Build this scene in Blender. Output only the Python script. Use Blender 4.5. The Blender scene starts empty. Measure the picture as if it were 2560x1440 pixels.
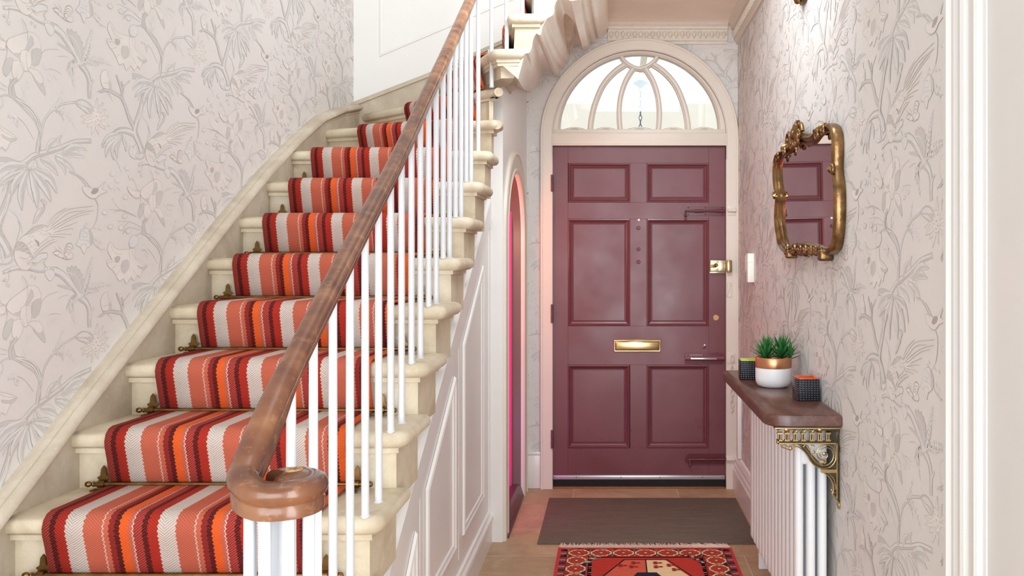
import bpy, bmesh, math, random
from math import sin, cos, pi, radians, sqrt, atan2
from mathutils import Vector, Matrix
random.seed(7)
sc = bpy.context.scene
COL = sc.collection

# ------------------------------------------------------------------ camera
cam_d = bpy.data.cameras.new('camera'); cam = bpy.data.objects.new('camera', cam_d); COL.objects.link(cam)
cam.location = (0, 0, 1.40); cam.rotation_euler = (radians(90), 0, 0)
cam_d.sensor_width = 36; cam_d.lens = 36 * 2183 / 2560
cam_d.shift_x = -(1530 - 1280) / 2560; cam_d.shift_y = -(720 - 645) / 2560
cam_d.clip_start = 0.05; cam_d.clip_end = 100
sc.camera = cam
# ------------------------------------------------------------------ world (overcast daylight outside)
W = bpy.data.worlds.new('daylight'); sc.world = W; W.use_nodes = True
bg = W.node_tree.nodes['Background']; bg.inputs[0].default_value = (0.93, 0.97, 1.0, 1); bg.inputs[1].default_value = 1.3
# ------------------------------------------------------------------ lights
def area(name, loc, rot, sx, sy, power, col=(1, 1, 1)):
    l = bpy.data.lights.new(name, 'AREA'); l.shape = 'RECTANGLE'; l.size = sx; l.size_y = sy; l.energy = power; l.color = col
    o = bpy.data.objects.new(name, l); COL.objects.link(o); o.location = loc; o.rotation_euler = rot; return o
def point(name, loc, power, col, r=0.08):
    l = bpy.data.lights.new(name, 'POINT'); l.energy = power; l.color = col; l.shadow_soft_size = r
    o = bpy.data.objects.new(name, l); COL.objects.link(o); o.location = loc; return o
area('window_daylight', (-0.35, -2.3, 1.25), (radians(99), 0, 0), 2.2, 2.6, 100, (0.83, 0.93, 1.0))
area('stairwell_skylight', (-0.75, 2.6, 5.05), (0, 0, 0), 1.4, 3.6, 12, (0.84, 0.94, 1.0))
area('overhead_fill', (0.0, 1.2, 4.4), (radians(28), 0, 0), 1.4, 1.4, 10, (0.86, 0.95, 1.0))  # added overhead fill for the hall, stands for no ceiling fitting
area('deep_hall_fill', (0.2, 3.1, 3.05), (radians(58), 0, 0), 0.8, 0.8, 26, (0.86, 0.95, 1.0))  # unseen fill added to brighten the deep end of the hall
area('right_side_fill', (0.74, 0.35, 1.15), (radians(96), 0, radians(58)), 1.1, 1.9, 54, (0.86, 0.95, 1.0))  # added fill to lift the understair panels and low left wall
area('left_side_fill', (-1.36, -0.6, 1.3), (radians(90), 0, radians(-60)), 1.0, 2.0, 26, (0.84, 0.94, 1.0))  # added fill behind the viewer, brightens the right wall
point('cupboard_glow', (-0.68, 4.60, 1.5), 5.0, (1.0, 0.58, 0.34), 0.06)
point('pink_lamp', (-0.72, 4.41, 1.70), 2.2, (1.0, 0.16, 0.18), 0.05)
point('violet_lamp', (-0.72, 4.41, 0.30), 2.0, (0.60, 0.22, 1.0), 0.05)
sc.view_settings.view_transform = 'Standard'; sc.view_settings.look = 'None'
sc.view_settings.exposure = 0.12; sc.view_settings.gamma = 1.0; sc.view_settings.use_curve_mapping = False
sc.cycles.use_denoising = True
sc.cycles.max_bounces = 10; sc.cycles.diffuse_bounces = 6; sc.cycles.glossy_bounces = 4; sc.cycles.transmission_bounces = 6
sc.cycles.caustics_reflective = False; sc.cycles.caustics_refractive = False; sc.cycles.sample_clamp_indirect = 6

# ------------------------------------------------------------------ materials
def s2l(c): return tuple(((v / 255) / 12.92 if v / 255 <= 0.04045 else ((v / 255 + 0.055) / 1.055) ** 2.4) for v in c)
class NT:
    def __init__(s, name):
        s.m = bpy.data.materials.new(name); s.m.use_nodes = True; s.t = s.m.node_tree; s.b = s.t.nodes['Principled BSDF']
    def n(s, typ, **kw):
        nd = s.t.nodes.new(typ)
        for k, v in kw.items():
            if k.startswith('i_'):
                key = k[2:]; key = int(key) if key.isdigit() else key
                nd.inputs[key].default_value = v
            else: setattr(nd, k, v)
        return nd
    def l(s, a, b): s.t.links.new(a, b)
    def math(s, op, a, b=None, c=None):
        nd = s.t.nodes.new('ShaderNodeMath'); nd.operation = op
        for i, v in enumerate((a, b, c)):
            if v is None: continue
            if isinstance(v, (int, float)): nd.inputs[i].default_value = v
            else: s.l(v, nd.inputs[i])
        return nd.outputs[0]
    def ramp(s, fac, stops, interp='LINEAR'):
        nd = s.t.nodes.new('ShaderNodeValToRGB'); cr = nd.color_ramp; cr.interpolation = interp
        while len(cr.elements) < len(stops): cr.elements.new(0.5)
        for e, (p, c) in zip(cr.elements, stops): e.position = p; e.color = (*c[:3], 1)
        s.l(fac, nd.inputs[0]); return nd.outputs[0]
    def noise(s, scale, detail=4, rough=0.6, vec=None, dist=0.0):
        nd = s.n('ShaderNodeTexNoise', i_Scale=scale, i_Detail=detail, i_Roughness=rough, i_Distortion=dist)
        if vec is not None: s.l(vec, nd.inputs['Vector'])
        return nd.outputs['Fac']
    def obj_coord(s, scale=None):
        tc = s.n('ShaderNodeTexCoord').outputs['Object']
        if scale:
            mp = s.n('ShaderNodeMapping'); mp.inputs['Scale'].default_value = scale; s.l(tc, mp.inputs[0]); return mp.outputs[0]
        return tc
    def bump(s, h, strength=0.3, dist=0.002):
        nd = s.n('ShaderNodeBump', i_Strength=strength, i_Distance=dist); s.l(h, nd.inputs['Height']); s.l(nd.outputs[0], s.b.inputs['Normal'])
    def mix(s, f, a, b, typ='MIX'):
        nd = s.n('ShaderNodeMix', data_type='RGBA', blend_type=typ)
        for i, v in ((0, f), (6, a), (7, b)):
            if isinstance(v, (int, float)): nd.inputs[i].default_value = v
            elif isinstance(v, tuple): nd.inputs[i].default_value = (*v[:3], 1)
            else: s.l(v, nd.inputs[i])
        return nd.outputs[2]
def simple(name, rgb, rough=0.5, metal=0.0, var=0.05, nscale=6, bump=0.0, bscale=60, coat=0.0, spec=None):
    t = NT(name); c = s2l(rgb)
    f = t.noise(nscale, 5, 0.6, t.obj_coord())
    col = t.ramp(f, [(0.3, tuple(v * (1 - var) for v in c)), (0.7, tuple(min(1, v * (1 + var)) for v in c))])
    t.l(col, t.b.inputs['Base Color']); t.b.inputs['Roughness'].default_value = rough; t.b.inputs['Metallic'].default_value = metal
    t.b.inputs['Coat Weight'].default_value = coat
    if spec is not None: t.b.inputs['Specular IOR Level'].default_value = spec
    if bump: t.bump(t.noise(bscale, 4, 0.6, t.obj_coord()), bump, 0.002)
    return t.m
M = {}
M['white'] = simple('white_paint', (238, 236, 233), 0.35, var=0.012, bump=0.05, bscale=30)
M['whitewall'] = simple('white_wall_paint', (230, 227, 223), 0.5, var=0.012)
M['baluster'] = simple('white_gloss_paint', (216, 219, 224), 0.25, var=0.01, bump=0.06, bscale=40)
M['panel'] = simple('grey_cream_paint', (234, 230, 226), 0.3, var=0.02, bump=0.05, bscale=20)
M['frame'] = simple('warm_cream_paint', (222, 212, 199), 0.4, var=0.025, bump=0.08, bscale=25)
M['archi'] = simple('architrave_paint', (214, 211, 207), 0.4, var=0.01)
M['soffit'] = simple('gloss_cream_stone_paint', (242, 226, 208), 0.22, var=0.05, nscale=9, bump=0.25, bscale=28)
M['ceil'] = simple('aged_ceiling_paint', (244, 228, 212), 0.5, var=0.06, nscale=3, bump=0.1, bscale=20)
M['cornice'] = simple('cornice_plaster', (222, 213, 200), 0.6, var=0.05, nscale=30, bump=0.2, bscale=60)
M['brass'] = simple('antique_brass', (132, 102, 62), 0.32, 1.0, var=0.25, nscale=40)
M['brasshi'] = simple('polished_brass', (196, 170, 122), 0.2, 1.0, var=0.08, nscale=8)
M['brassdk'] = simple('dark_brass_ground', (70, 62, 44), 0.5, 0.7, var=0.3, nscale=40)
M['gilt'] = simple('aged_gilt', (140, 108, 72), 0.28, 0.9, var=0.5, nscale=22, bump=0.5, bscale=90)
M['lockm'] = simple('satin_lock_metal', (214, 208, 170), 0.25, 0.9, var=0.06)
M['bolt'] = simple('burgundy_bolt_paint', (96, 40, 46), 0.25, var=0.06)
M['alu'] = simple('aluminium_strip', (205, 205, 212), 0.3, 0.8, var=0.04)
M['chrome'] = simple('bare_steel', (200, 208, 206), 0.25, 0.8, var=0.05)
M['black'] = simple('black_bristle', (10, 10, 12), 0.7, var=0.3, nscale=80, bump=0.6, bscale=200)
M['dark'] = simple('dark_gap', (50, 40, 34), 0.8)
M['maroonwood'] = simple('maroon_threshold_wood', (98, 52, 62), 0.3, var=0.12, nscale=12)
M['sillwood'] = simple('oak_sill_wood', (140, 86, 52), 0.5, var=0.2, nscale=15)
M['reveal'] = simple('taupe_reveal_paint', (122, 104, 98), 0.4, var=0.04)
M['copper'] = simple('copper_band', (214, 148, 108), 0.3, 0.85, var=0.06)
M['ceramic'] = simple('white_ceramic', (240, 238, 240), 0.35, var=0.01)
M['orange'] = simple('orange_glaze', (226, 92, 36), 0.2, var=0.1, nscale=30)
M['lime'] = simple('lime_glaze', (196, 204, 52), 0.25, var=0.08)
M['leaf'] = simple('succulent_leaf', (62, 128, 62), 0.45, var=0.35, nscale=25)
M['leafdk'] = simple('succulent_leaf_dark', (34, 92, 52), 0.45, var=0.3, nscale=25)
M['soil'] = simple('potting_soil', (58, 46, 36), 0.9, var=0.3, nscale=90, bump=0.8)
M['rad'] = simple('radiator_enamel', (238, 239, 241), 0.3, var=0.008)
M['plastic'] = simple('white_plastic', (244, 242, 232), 0.35, var=0.01)
M['fringe'] = simple('rug_fringe_cotton', (228, 204, 188), 0.9, var=0.1, nscale=60)
M['pinkwall'] = simple('pink_wall_paint', (252, 70, 150), 0.6, var=0.02)
M['porch'] = simple('pale_porch_render', (236, 232, 218), 0.7, var=0.03)
M['lantern'] = simple('grey_lantern_metal', (104, 134, 150), 0.5, 0.1, var=0.15, nscale=40)
M['bag'] = simple('dark_plastic_bag', (60, 56, 66), 0.15, var=0.3, nscale=20, bump=0.9, bscale=30)
M['inlay'] = simple('pale_wood_inlay', (206, 160, 100), 0.35, var=0.08, nscale=40)
# wallpaper tones
M['wp'] = simple('wallpaper_ground', (222, 217, 213), 0.62, var=0.025, nscale=2.2)
for k, c in (('wp0', (220, 218, 216)), ('wp1', (203, 199, 196)), ('wp2', (192, 184, 178)), ('wp3', (225, 219, 214)), ('wp4', (176, 167, 163))):
    M[k] = simple('wallpaper_ink_' + {'0': 'pale', '1': 'grey', '2': 'line', '3': 'cream', '4': 'deep'}[k[2]], c, 0.62, var=0.05, nscale=14)
WPM = [M['wp'], M['wp0'], M['wp1'], M['wp2'], M['wp3'], M['wp4']]
def mk_stone(name, base, dk, lt):
    t = NT(name); o = t.obj_coord()
    a = t.noise(5, 6, 0.65, o, 0.4); b = t.noise(38, 5, 0.7, o)
    c1 = t.ramp(a, [(0.28, s2l(dk)), (0.5, s2l(base)), (0.72, s2l(lt))])
    c2 = t.mix(t.ramp(b, [(0.60, (0, 0, 0)), (0.78, (0.5, 0.5, 0.5))]), c1, s2l(tuple(min(255, v + 16) for v in lt)))
    t.l(c2, t.b.inputs['Base Color']); t.b.inputs['Roughness'].default_value = 0.6
    h = t.math('ADD', t.math('MULTIPLY', a, 1.5), b); t.bump(h, 0.5, 0.004); return t.m
M['stone'] = mk_stone('cream_limestone', (209, 194, 168), (186, 166, 138), (226, 213, 192))
M['string'] = mk_stone('painted_stone_string', (192, 178, 158), (172, 155, 134), (210, 198, 180))
M['worn'] = mk_stone('worn_stone_edge', (206, 184, 160), (184, 160, 136), (226, 210, 190))
def mk_floor():
    t = NT('worn_flagstones'); o = t.n('ShaderNodeTexCoord').outputs['Object']
    br = t.n('ShaderNodeTexBrick'); t.l(o, br.inputs['Vector']); br.offset = 0.37
    br.inputs['Scale'].default_value = 1.0; br.inputs['Brick Width'].default_value = 0.62; br.inputs['Row Height'].default_value = 0.41; br.inputs['Mortar Size'].default_value = 0.004; br.inputs['Mortar Smooth'].default_value = 0.3
    br.inputs['Color1'].default_value = (*s2l((194, 162, 130)), 1); br.inputs['Color2'].default_value = (*s2l((164, 132, 102)), 1); br.inputs['Mortar'].default_value = (*s2l((214, 192, 164)), 1)
    a = t.noise(4.5, 7, 0.7, o, 0.6); b = t.noise(26, 6, 0.7, o)
    c = t.mix(0.42, br.outputs[0], t.ramp(a, [(0.3, s2l((132, 100, 74))), (0.52, s2l((182, 150, 118))), (0.72, s2l((218, 194, 162)))]))
    c = t.mix(t.ramp(b, [(0.6, (0, 0, 0)), (0.72, (0.5, 0.5, 0.5))]), c, s2l((222, 204, 182)))
    t.l(c, t.b.inputs['Base Color']); t.b.inputs['Roughness'].default_value = 0.5
    t.bump(t.math('ADD', b, t.math('MULTIPLY', br.outputs[1], -1.2)), 0.4, 0.004); return t.m
M['floor'] = mk_floor()
def mk_rail():
    t = NT('worn_mahogany'); tc = t.n('ShaderNodeTexCoord'); uv = tc.outputs['UV']; o = tc.outputs['Object']
    mp = t.n('ShaderNodeMapping'); mp.inputs['Scale'].default_value = (0.8, 8, 1); t.l(uv, mp.inputs[0])
    band = t.noise(2.0, 3, 0.5, mp.outputs[0], 0.3)
    base = t.ramp(band, [(0.30, s2l((92, 52, 33))), (0.43, s2l((124, 76, 48))), (0.57, s2l((154, 100, 64))), (0.75, s2l((192, 138, 92)))])
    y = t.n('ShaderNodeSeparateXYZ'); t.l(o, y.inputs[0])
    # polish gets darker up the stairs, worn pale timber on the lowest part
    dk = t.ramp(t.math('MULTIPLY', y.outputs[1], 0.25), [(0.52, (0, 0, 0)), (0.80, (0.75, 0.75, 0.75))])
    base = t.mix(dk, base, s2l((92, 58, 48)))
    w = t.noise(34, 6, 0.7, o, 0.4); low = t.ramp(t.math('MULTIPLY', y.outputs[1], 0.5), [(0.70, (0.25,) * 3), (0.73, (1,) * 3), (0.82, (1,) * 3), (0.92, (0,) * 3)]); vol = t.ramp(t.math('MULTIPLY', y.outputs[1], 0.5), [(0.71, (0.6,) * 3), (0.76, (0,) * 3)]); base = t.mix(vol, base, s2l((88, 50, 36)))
    patch = t.ramp(w, [(0.57, (0, 0, 0)), (0.61, (1, 1, 1))])
    pm = t.math('MULTIPLY', t.math('MULTIPLY', patch, low), 0.6)
    c = t.mix(pm, base, s2l((198, 148, 106)))
    t.l(c, t.b.inputs['Base Color']); t.b.inputs['Roughness'].default_value = 0.27; t.b.inputs['Coat Weight'].default_value = 0.3
    t.bump(t.noise(14, 4, 0.5, o), 0.15, 0.004); return t.m
M['rail'] = mk_rail()
def mk_walnut():
    t = NT('walnut_shelf_wood'); o = t.obj_coord((14, 2.2, 14)); w = t.noise(2.0, 8, 0.62, o, 1.6); f = t.noise(60, 3, 0.6, t.obj_coord((5, 0.5, 5)))
    c = t.ramp(w, [(0.3, s2l((66, 38, 32))), (0.5, s2l((92, 56, 46))), (0.7, s2l((122, 84, 70)))])
    t.l(t.mix(0.3, c, t.ramp(f, [(0.35, s2l((64, 38, 32))), (0.65, s2l((112, 74, 62)))])), t.b.inputs['Base Color'])
    t.b.inputs['Roughness'].default_value = 0.3; t.bump(f, 0.1, 0.001); return t.m
M['walnut'] = mk_walnut()
def mk_door():
    t = NT('burgundy_gloss_paint'); o = t.obj_coord()
    a = t.noise(3.0, 6, 0.6, o); b = t.noise(4, 3, 0.5, t.obj_coord())
    t.l(t.ramp(a, [(0.3, s2l((106, 54, 60))), (0.7, s2l((117, 63, 69)))]), t.b.inputs['Base Color'])
    t.l(t.ramp(b, [(0.3, (0.26,) * 3), (0.7, (0.42,) * 3)]), t.b.inputs['Roughness']); t.bump(a, 0.15, 0.004); return t.m
M['door'] = mk_door()
def mk_weave():
    t = NT('black_woven_ceramic'); o = t.obj_coord()
    w1 = t.n('ShaderNodeTexWave', i_Scale=38.0, i_Distortion=1.2); w1.bands_direction = 'Z'; t.l(o, w1.inputs[0])
    w2 = t.n('ShaderNodeTexWave', i_Scale=30.0, i_Distortion=1.2); w2.bands_direction = 'X'; t.l(o, w2.inputs[0])
    h = t.math('MULTIPLY', w1.outputs['Fac'], w2.outputs['Fac'])
    t.l(t.ramp(h, [(0.05, s2l((34, 34, 40))), (0.7, s2l((92, 94, 104)))]), t.b.inputs['Base Color']); t.b.inputs['Roughness'].default_value = 0.28; t.b.inputs['Metallic'].default_value = 0.35
    t.bump(h, 0.9, 0.004); return t.m
M['weave'] = mk_weave()
def mk_mat():
    t = NT('grey_brown_matting'); o = t.obj_coord((1, 5, 1)); a = t.noise(5, 6, 0.7, o); b = t.noise(260, 3, 0.6, t.obj_coord((1, 0.6, 1)))
    c = t.mix(0.5, t.ramp(a, [(0.3, s2l((84, 71, 61))), (0.7, s2l((118, 102, 90)))]), t.ramp(b, [(0.3, s2l((66, 55, 47))), (0.7, s2l((138, 122, 108)))]))
    t.l(c, t.b.inputs['Base Color']); t.b.inputs['Roughness'].default_value = 0.95; t.bump(b, 0.7, 0.003); return t.m
M['mat'] = mk_mat()
RUGC = {'red': (186, 58, 48), 'redlt': (208, 96, 74), 'rededge': (200, 62, 66), 'cream': (232, 200, 152), 'navy': (40, 42, 66), 'line': (52, 32, 34), 'deep': (160, 46, 42), 'teal': (128, 142, 132)}
for k, v in RUGC.items():
    t = NT('rug_wool_' + k); o = t.obj_coord(); f = t.noise(220, 3, 0.6, o); g = t.noise(14, 4, 0.6, t.obj_coord((1, 4, 1)))
    t.l(t.mix(0.4, t.ramp(f, [(0.3, tuple(x * 0.7 for x in s2l(v))), (0.7, tuple(min(1, x * 1.25) for x in s2l(v)))]), t.ramp(g, [(0.3, tuple(x * 0.8 for x in s2l(v))), (0.7, tuple(min(1, x * 1.2) for x in s2l(v)))])), t.b.inputs['Base Color'])
    t.b.inputs['Roughness'].default_value = 0.95; t.b.inputs['Specular IOR Level'].default_value = 0.15; t.bump(f, 0.5, 0.002); M['rug_' + k] = t.m
def mk_runner():
    t = NT('striped_herringbone_runner'); uv = t.n('ShaderNodeTexCoord').outputs['UV']; s = t.n('ShaderNodeSeparateXYZ'); t.l(uv, s.inputs[0]); u, v = s.outputs[0], s.outputs[1]
    rib = 1 / 0.0062
    # serrated stripe edges
    saw = t.math('PINGPONG', t.math('MULTIPLY', v, 2 / 0.0105), 1.0)
    ud = t.math('ADD', u, t.math('MULTIPLY', saw, 0.0036))
    ph = t.math('FRACT', t.math('DIVIDE', t.math('ADD', ud, 0.219 * 2 - 0.056), 0.219))
    R = s2l((176, 50, 36)); DR = s2l((136, 46, 40)); BR = s2l((66, 24, 24)); CR = s2l((208, 194, 184)); SA = s2l((188, 100, 78)); OR = s2l((224, 96, 38)); WH = s2l((204, 184, 174))
    st = [(0.0, CR), (0.195, SA), (0.395, WH), (0.412, SA), (0.465, DR), (0.53, BR), (0.585, OR), (0.675, SA), (0.72, WH), (0.737, DR), (0.83, BR), (0.89, R)]
    col = t.ramp(ph, st, 'CONSTANT')
    # accent yarn mixed through twill ribs
    alt = [(0.0, s2l((158, 138, 128))), (0.195, s2l((172, 76, 56))), (0.395, SA), (0.412, s2l((182, 84, 62))), (0.465, s2l((128, 34, 32))), (0.53, s2l((128, 42, 36))), (0.585, s2l((200, 76, 40))), (0.675, s2l((182, 84, 66))), (0.72, SA), (0.737, s2l((196, 84, 74))), (0.83, s2l((134, 46, 40))), (0.89, s2l((140, 36, 28)))]
    col2 = t.ramp(ph, alt, 'CONSTANT')
    sgn = t.ramp(ph, [(0, (1,) * 3), (0.07, (0,) * 3), (0.195, (1,) * 3), (0.40, (0,) * 3), (0.545, (1,) * 3), (0.565, (0,) * 3), (0.66, (1,) * 3), (0.737, (0,) * 3), (0.87, (1,) * 3)], 'CONSTANT')
    sg = t.math('SUBTRACT', t.math('MULTIPLY', sgn, 2.0), 1.0)
    d = t.math('ADD', t.math('MULTIPLY', v, rib), t.math('MULTIPLY', t.math('MULTIPLY', u, sg), rib * 0.75))
    tri = t.math('PINGPONG', d, 0.5)      # 0..0.5
    line = t.ramp(t.math('MULTIPLY', tri, 2.0), [(0.15, (1,) * 3), (0.5, (0,) * 3)])
    speck = t.noise(700, 2, 0.5, uv)
    c = t.mix(t.math('MULTIPLY', line, 0.85), col, col2)
    c = t.mix(t.ramp(speck, [(0.55, (0,) * 3), (0.7, (0.35,) * 3)]), c, col2)
    t.l(c, t.b.inputs['Base Color']); t.b.inputs['Roughness'].default_value = 0.95; t.b.inputs['Specular IOR Level'].default_value = 0.15
    t.bump(t.math('MULTIPLY', tri, 2.0), 0.5, 0.0016); return t.m
M['runner'] = mk_runner()
t = NT('mirror_glass'); t.b.inputs['Metallic'].default_value = 1; t.b.inputs['Roughness'].default_value = 0.015; t.b.inputs['Base Color'].default_value = (0.86, 0.86, 0.84, 1); M['mirror'] = t.m
t = NT('window_glass'); t.b.inputs['Transmission Weight'].default_value = 1; t.b.inputs['Roughness'].default_value = 0.0; t.b.inputs['IOR'].default_value = 1.45; t.b.inputs['Base Color'].default_value = (0.97, 0.98, 0.98, 1); M['glass'] = t.m

# ------------------------------------------------------------------ mesh builder
class MB:
    def __init__(s): s.v = []; s.f = []; s.m = []; s.uv = None; s.fu = []
    def add(s, vs, fs, mi=0, uvs=None):
        b = len(s.v); s.v += [tuple(p) for p in vs]; s.f += [tuple(i + b for i in f) for f in fs]; s.m += [mi] * len(fs)
        for f in fs: s.fu.append([uvs[i] for i in f] if uvs else None)
    def box(s, x0, x1, y0, y1, z0, z1, bev=0.0, mi=0, seg=2):
        x0, x1 = min(x0, x1), max(x0, x1); y0, y1 = min(y0, y1), max(y0, y1); z0, z1 = min(z0, z1), max(z0, z1)
        bm = bmesh.new(); bmesh.ops.create_cube(bm, size=1)
        for v in bm.verts: v.co = ((x0 + x1) / 2 + v.co.x * (x1 - x0), (y0 + y1) / 2 + v.co.y * (y1 - y0), (z0 + z1) / 2 + v.co.z * (z1 - z0))
        if bev > 0: bmesh.ops.bevel(bm, geom=bm.edges[:], offset=min(bev, 0.49 * min(x1 - x0, y1 - y0, z1 - z0)), segments=seg, affect='EDGES', profile=0.5)
        s.bm(bm, mi)
    def bm(s, bm, mi=0, mtx=None):
        bm.verts.ensure_lookup_table(); bm.verts.index_update()
        s.add([(mtx @ v.co if mtx else v.co.copy()) for v in bm.verts], [[v.index for v in f.verts] for f in bm.faces], mi); bm.free()
    def prism(s, poly, fn, h0, h1, mi=0):
        n = len(poly)
        a = [fn(p[0], p[1], h0) for p in poly] + [fn(p[0], p[1], h1) for p in poly]
        s.add(a, [tuple(range(n))[::-1], tuple(range(n, 2 * n))] + [(i, (i + 1) % n, n + (i + 1) % n, n + i) for i in range(n)], mi)
    def tube(s, pts, r, seg=12, caps=True, mi=0, closed=False, up=None, flat=1.0):
        pts = [Vector(p) for p in pts]; n = len(pts); rr = r if isinstance(r, (list, tuple)) else [r] * n
        vs = []; prev = None
        for i, p in enumerate(pts):
            a = pts[(i - 1) % n] if (closed or i > 0) else p; b = pts[(i + 1) % n] if (closed or i < n - 1) else p
            T = (b - a).normalized()
            if prev is None:
                ref = Vector(up) if up else (Vector((0, 0, 1)) if abs(T.z) < 0.9 else Vector((1, 0, 0)))
                prev = (ref - T * ref.dot(T)).normalized()
            else:
                prev = (prev - T * prev.dot(T)).normalized()
            B = T.cross(prev)
            for k in range(seg):
                t = 2 * pi * k / seg; vs.append(p + prev * cos(t) * rr[i] + B * sin(t) * rr[i] * flat)
        fs = []
        for i in range(n if closed else n - 1):
            j = (i + 1) % n
            for k in range(seg): fs.append((i * seg + k, j * seg + k, j * seg + (k + 1) % seg, i * seg + (k + 1) % seg))
        if caps and not closed: fs += [tuple(range(seg)), tuple(range((n - 1) * seg, n * seg))[::-1]]
        s.add(vs, fs, mi)
    def lathe(s, prof, loc=(0, 0, 0), seg=24, mi=0, axis='z', caps=True):
        vs = []; n = len(prof)
        for r, h in prof:
            for k in range(seg):
                t = 2 * pi * k / seg; a, b = r * cos(t), r * sin(t)
                p = {'z': (a, b, h), 'y': (a, h, b), 'x': (h, a, b)}[axis]
                vs.append((p[0] + loc[0], p[1] + loc[1], p[2] + loc[2]))
        fs = [(i * seg + k, i * seg + (k + 1) % seg, (i + 1) * seg + (k + 1) % seg, (i + 1) * seg + k) for i in range(n - 1) for k in range(seg)]
        if caps: fs += [tuple(range(seg))[::-1], tuple(range((n - 1) * seg, n * seg))]
        s.add(vs, fs, mi)
    def sphere(s, c, r, seg=12, mi=0, sx=1, sy=1, sz=1):
        bm = bmesh.new(); bmesh.ops.create_uvsphere(bm, u_segments=seg, v_segments=max(6, seg // 2), radius=1)
        s.bm(bm, mi, Matrix.Translation(c) @ Matrix.Diagonal((r * sx, r * sy, r * sz, 1)))
    def loft(s, A, B, mi=0):
        n = len(A); s.add(list(A) + list(B), [tuple(range(n)), tuple(range(n, 2 * n))[::-1]] + [(i, n + i, n + (i + 1) % n, (i + 1) % n) for i in range(n)], mi)
    def mould(s, poly, prof, fn, mi=0, fill=True):   # mitred moulding round a convex polygon; prof = (inset, height)
        rings = [inset(poly, d) for d, h in prof]; n = len(poly)
        vs = [fn(p[0], p[1], prof[j][1]) for j, rg in enumerate(rings) for p in rg]
        fs = [(j * n + i, j * n + (i + 1) % n, (j + 1) * n + (i + 1) % n, (j + 1) * n + i) for j in range(len(prof) - 1) for i in range(n)]
        if fill: fs.append(tuple(range((len(prof) - 1) * n, len(prof) * n)))
        s.add(vs, fs, mi)
    def build(s, name, mats, parent=None, smooth=0.6, recalc=True):
        me = bpy.data.meshes.new(name); off = wloc(parent) if parent else Vector((0, 0, 0))
        me.from_pydata([Vector(p) - off for p in s.v], [], s.f)
        for m in (mats if isinstance(mats, (list, tuple)) else [mats]): me.materials.append(m)
        for p, mi in zip(me.polygons, s.m): p.material_index = mi
        if any(x is not None for x in s.fu):
            ul = me.uv_layers.new(name='UVMap'); li = 0
            for p, fu in zip(me.polygons, s.fu):
                for k, l in enumerate(p.loop_indices):
                    if fu: ul.data[l].uv = fu[k]
        if recalc:
            bm = bmesh.new(); bm.from_mesh(me); bmesh.ops.recalc_face_normals(bm, faces=bm.faces[:]); bm.to_mesh(me); bm.free()
        if smooth:
            for p in me.polygons: p.use_smooth = True
            me.set_sharp_from_angle(angle=smooth)
        o = bpy.data.objects.new(name, me); COL.objects.link(o)
        if parent: o.parent = parent
        return o
def wloc(o):
    v = Vector((0, 0, 0))
    while o: v = v + o.location; o = o.parent
    return v
def area2(poly): return sum(poly[i][0] * poly[(i + 1) % len(poly)][1] - poly[(i + 1) % len(poly)][0] * poly[i][1] for i in range(len(poly)))
def inset(poly, d):
    sg = 1 if area2(poly) > 0 else -1; n = len(poly); out = []
    for i in range(n):
        a, b, c = Vector(poly[i - 1]), Vector(poly[i]), Vector(poly[(i + 1) % n])
        e1 = (b - a).normalized(); e2 = (c - b).normalized()
        n1 = Vector((-e1.y, e1.x)) * sg; n2 = Vector((-e2.y, e2.x)) * sg
        k = 1 + n1.dot(n2); out.append(tuple(b + (n1 + n2) * (d / max(k, 0.3))))
    return out
def fillet(poly, rs, seg=4):   # round corners of a polygon, rs = radius per corner
    n = len(poly); out = []
    for i in range(n):
        r = rs[i]; b = Vector(poly[i])
        if r <= 0: out.append(tuple(b)); continue
        a, c = Vector(poly[i - 1]), Vector(poly[(i + 1) % n]); d1 = (a - b).normalized(); d2 = (c - b).normalized()
        p0, p2 = b + d1 * r, b + d2 * r
        for k in range(seg + 1):
            t = k / seg; out.append(tuple(p0 * (1 - t) ** 2 + b * 2 * t * (1 - t) + p2 * t * t))
    return out
def empty(name, loc, label, cat, group=None):
    o = bpy.data.objects.new(name, None); COL.objects.link(o); o.location = loc; return tag(o, label, cat, group)
def tag(o, label=None, cat=None, group=None, kind=None):
    if label: o['label'] = label
    if cat: o['category'] = cat
    if group: o['group'] = group
    if kind: o['kind'] = kind
    return o
def structure(o, label, cat): return tag(o, label, cat, None, 'structure')
def copy_tree(o, parent=None):
    c = o.copy(); COL.objects.link(c); c.parent = parent
    for ch in list(o.children):
        if ch.name in ORIG: copy_tree(ch, c)
    return c
ORIG = set()
def crm(pts, n=6, closed=False):   # catmull-rom
    P = [Vector(p) for p in pts]; m = len(P); out = []
    if m < 3: return P
    rng = range(m) if closed else range(m - 1)
    for i in rng:
        p0 = P[(i - 1) % m] if closed or i > 0 else P[0]; p1 = P[i]; p2 = P[(i + 1) % m]; p3 = P[(i + 2) % m] if closed or i < m - 2 else P[-1]
        for k in range(n):
            t = k / n; out.append(0.5 * ((2 * p1) + (p2 - p0) * t + (2 * p0 - 5 * p1 + 4 * p2 - p3) * t * t + (3 * p1 - p0 - 3 * p2 + p3) * t ** 3))
    if not closed: out.append(P[-1])
    return out
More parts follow.
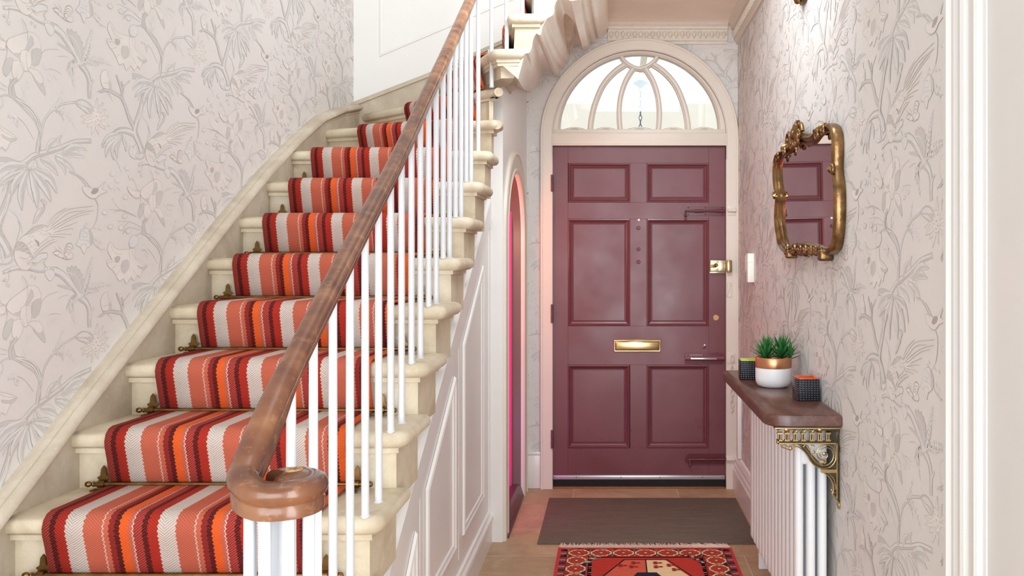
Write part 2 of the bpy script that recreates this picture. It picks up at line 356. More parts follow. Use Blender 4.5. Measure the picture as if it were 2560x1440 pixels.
# wall-plane mappings: (u, v, height off the wall) -> world
XR = 0.766; XL = -1.50; YD = 5.32; YW = 4.74
def xl(y): return -1.49 + 0.033 * (y - 2.1)   # left wall runs slightly out of parallel
def f_right(u, v, h): return (XR - h, u, v)
def f_left(u, v, h): return (xl(u) + h, u, v)
def f_door(u, v, h): return (u, YD - h, v)
def f_stair(u, v, h): return (u, YW - h, v)
def f_side(u, v, h): return (-0.61 + h, u, v)
def f_floor(u, v, h): return (u, v, h)
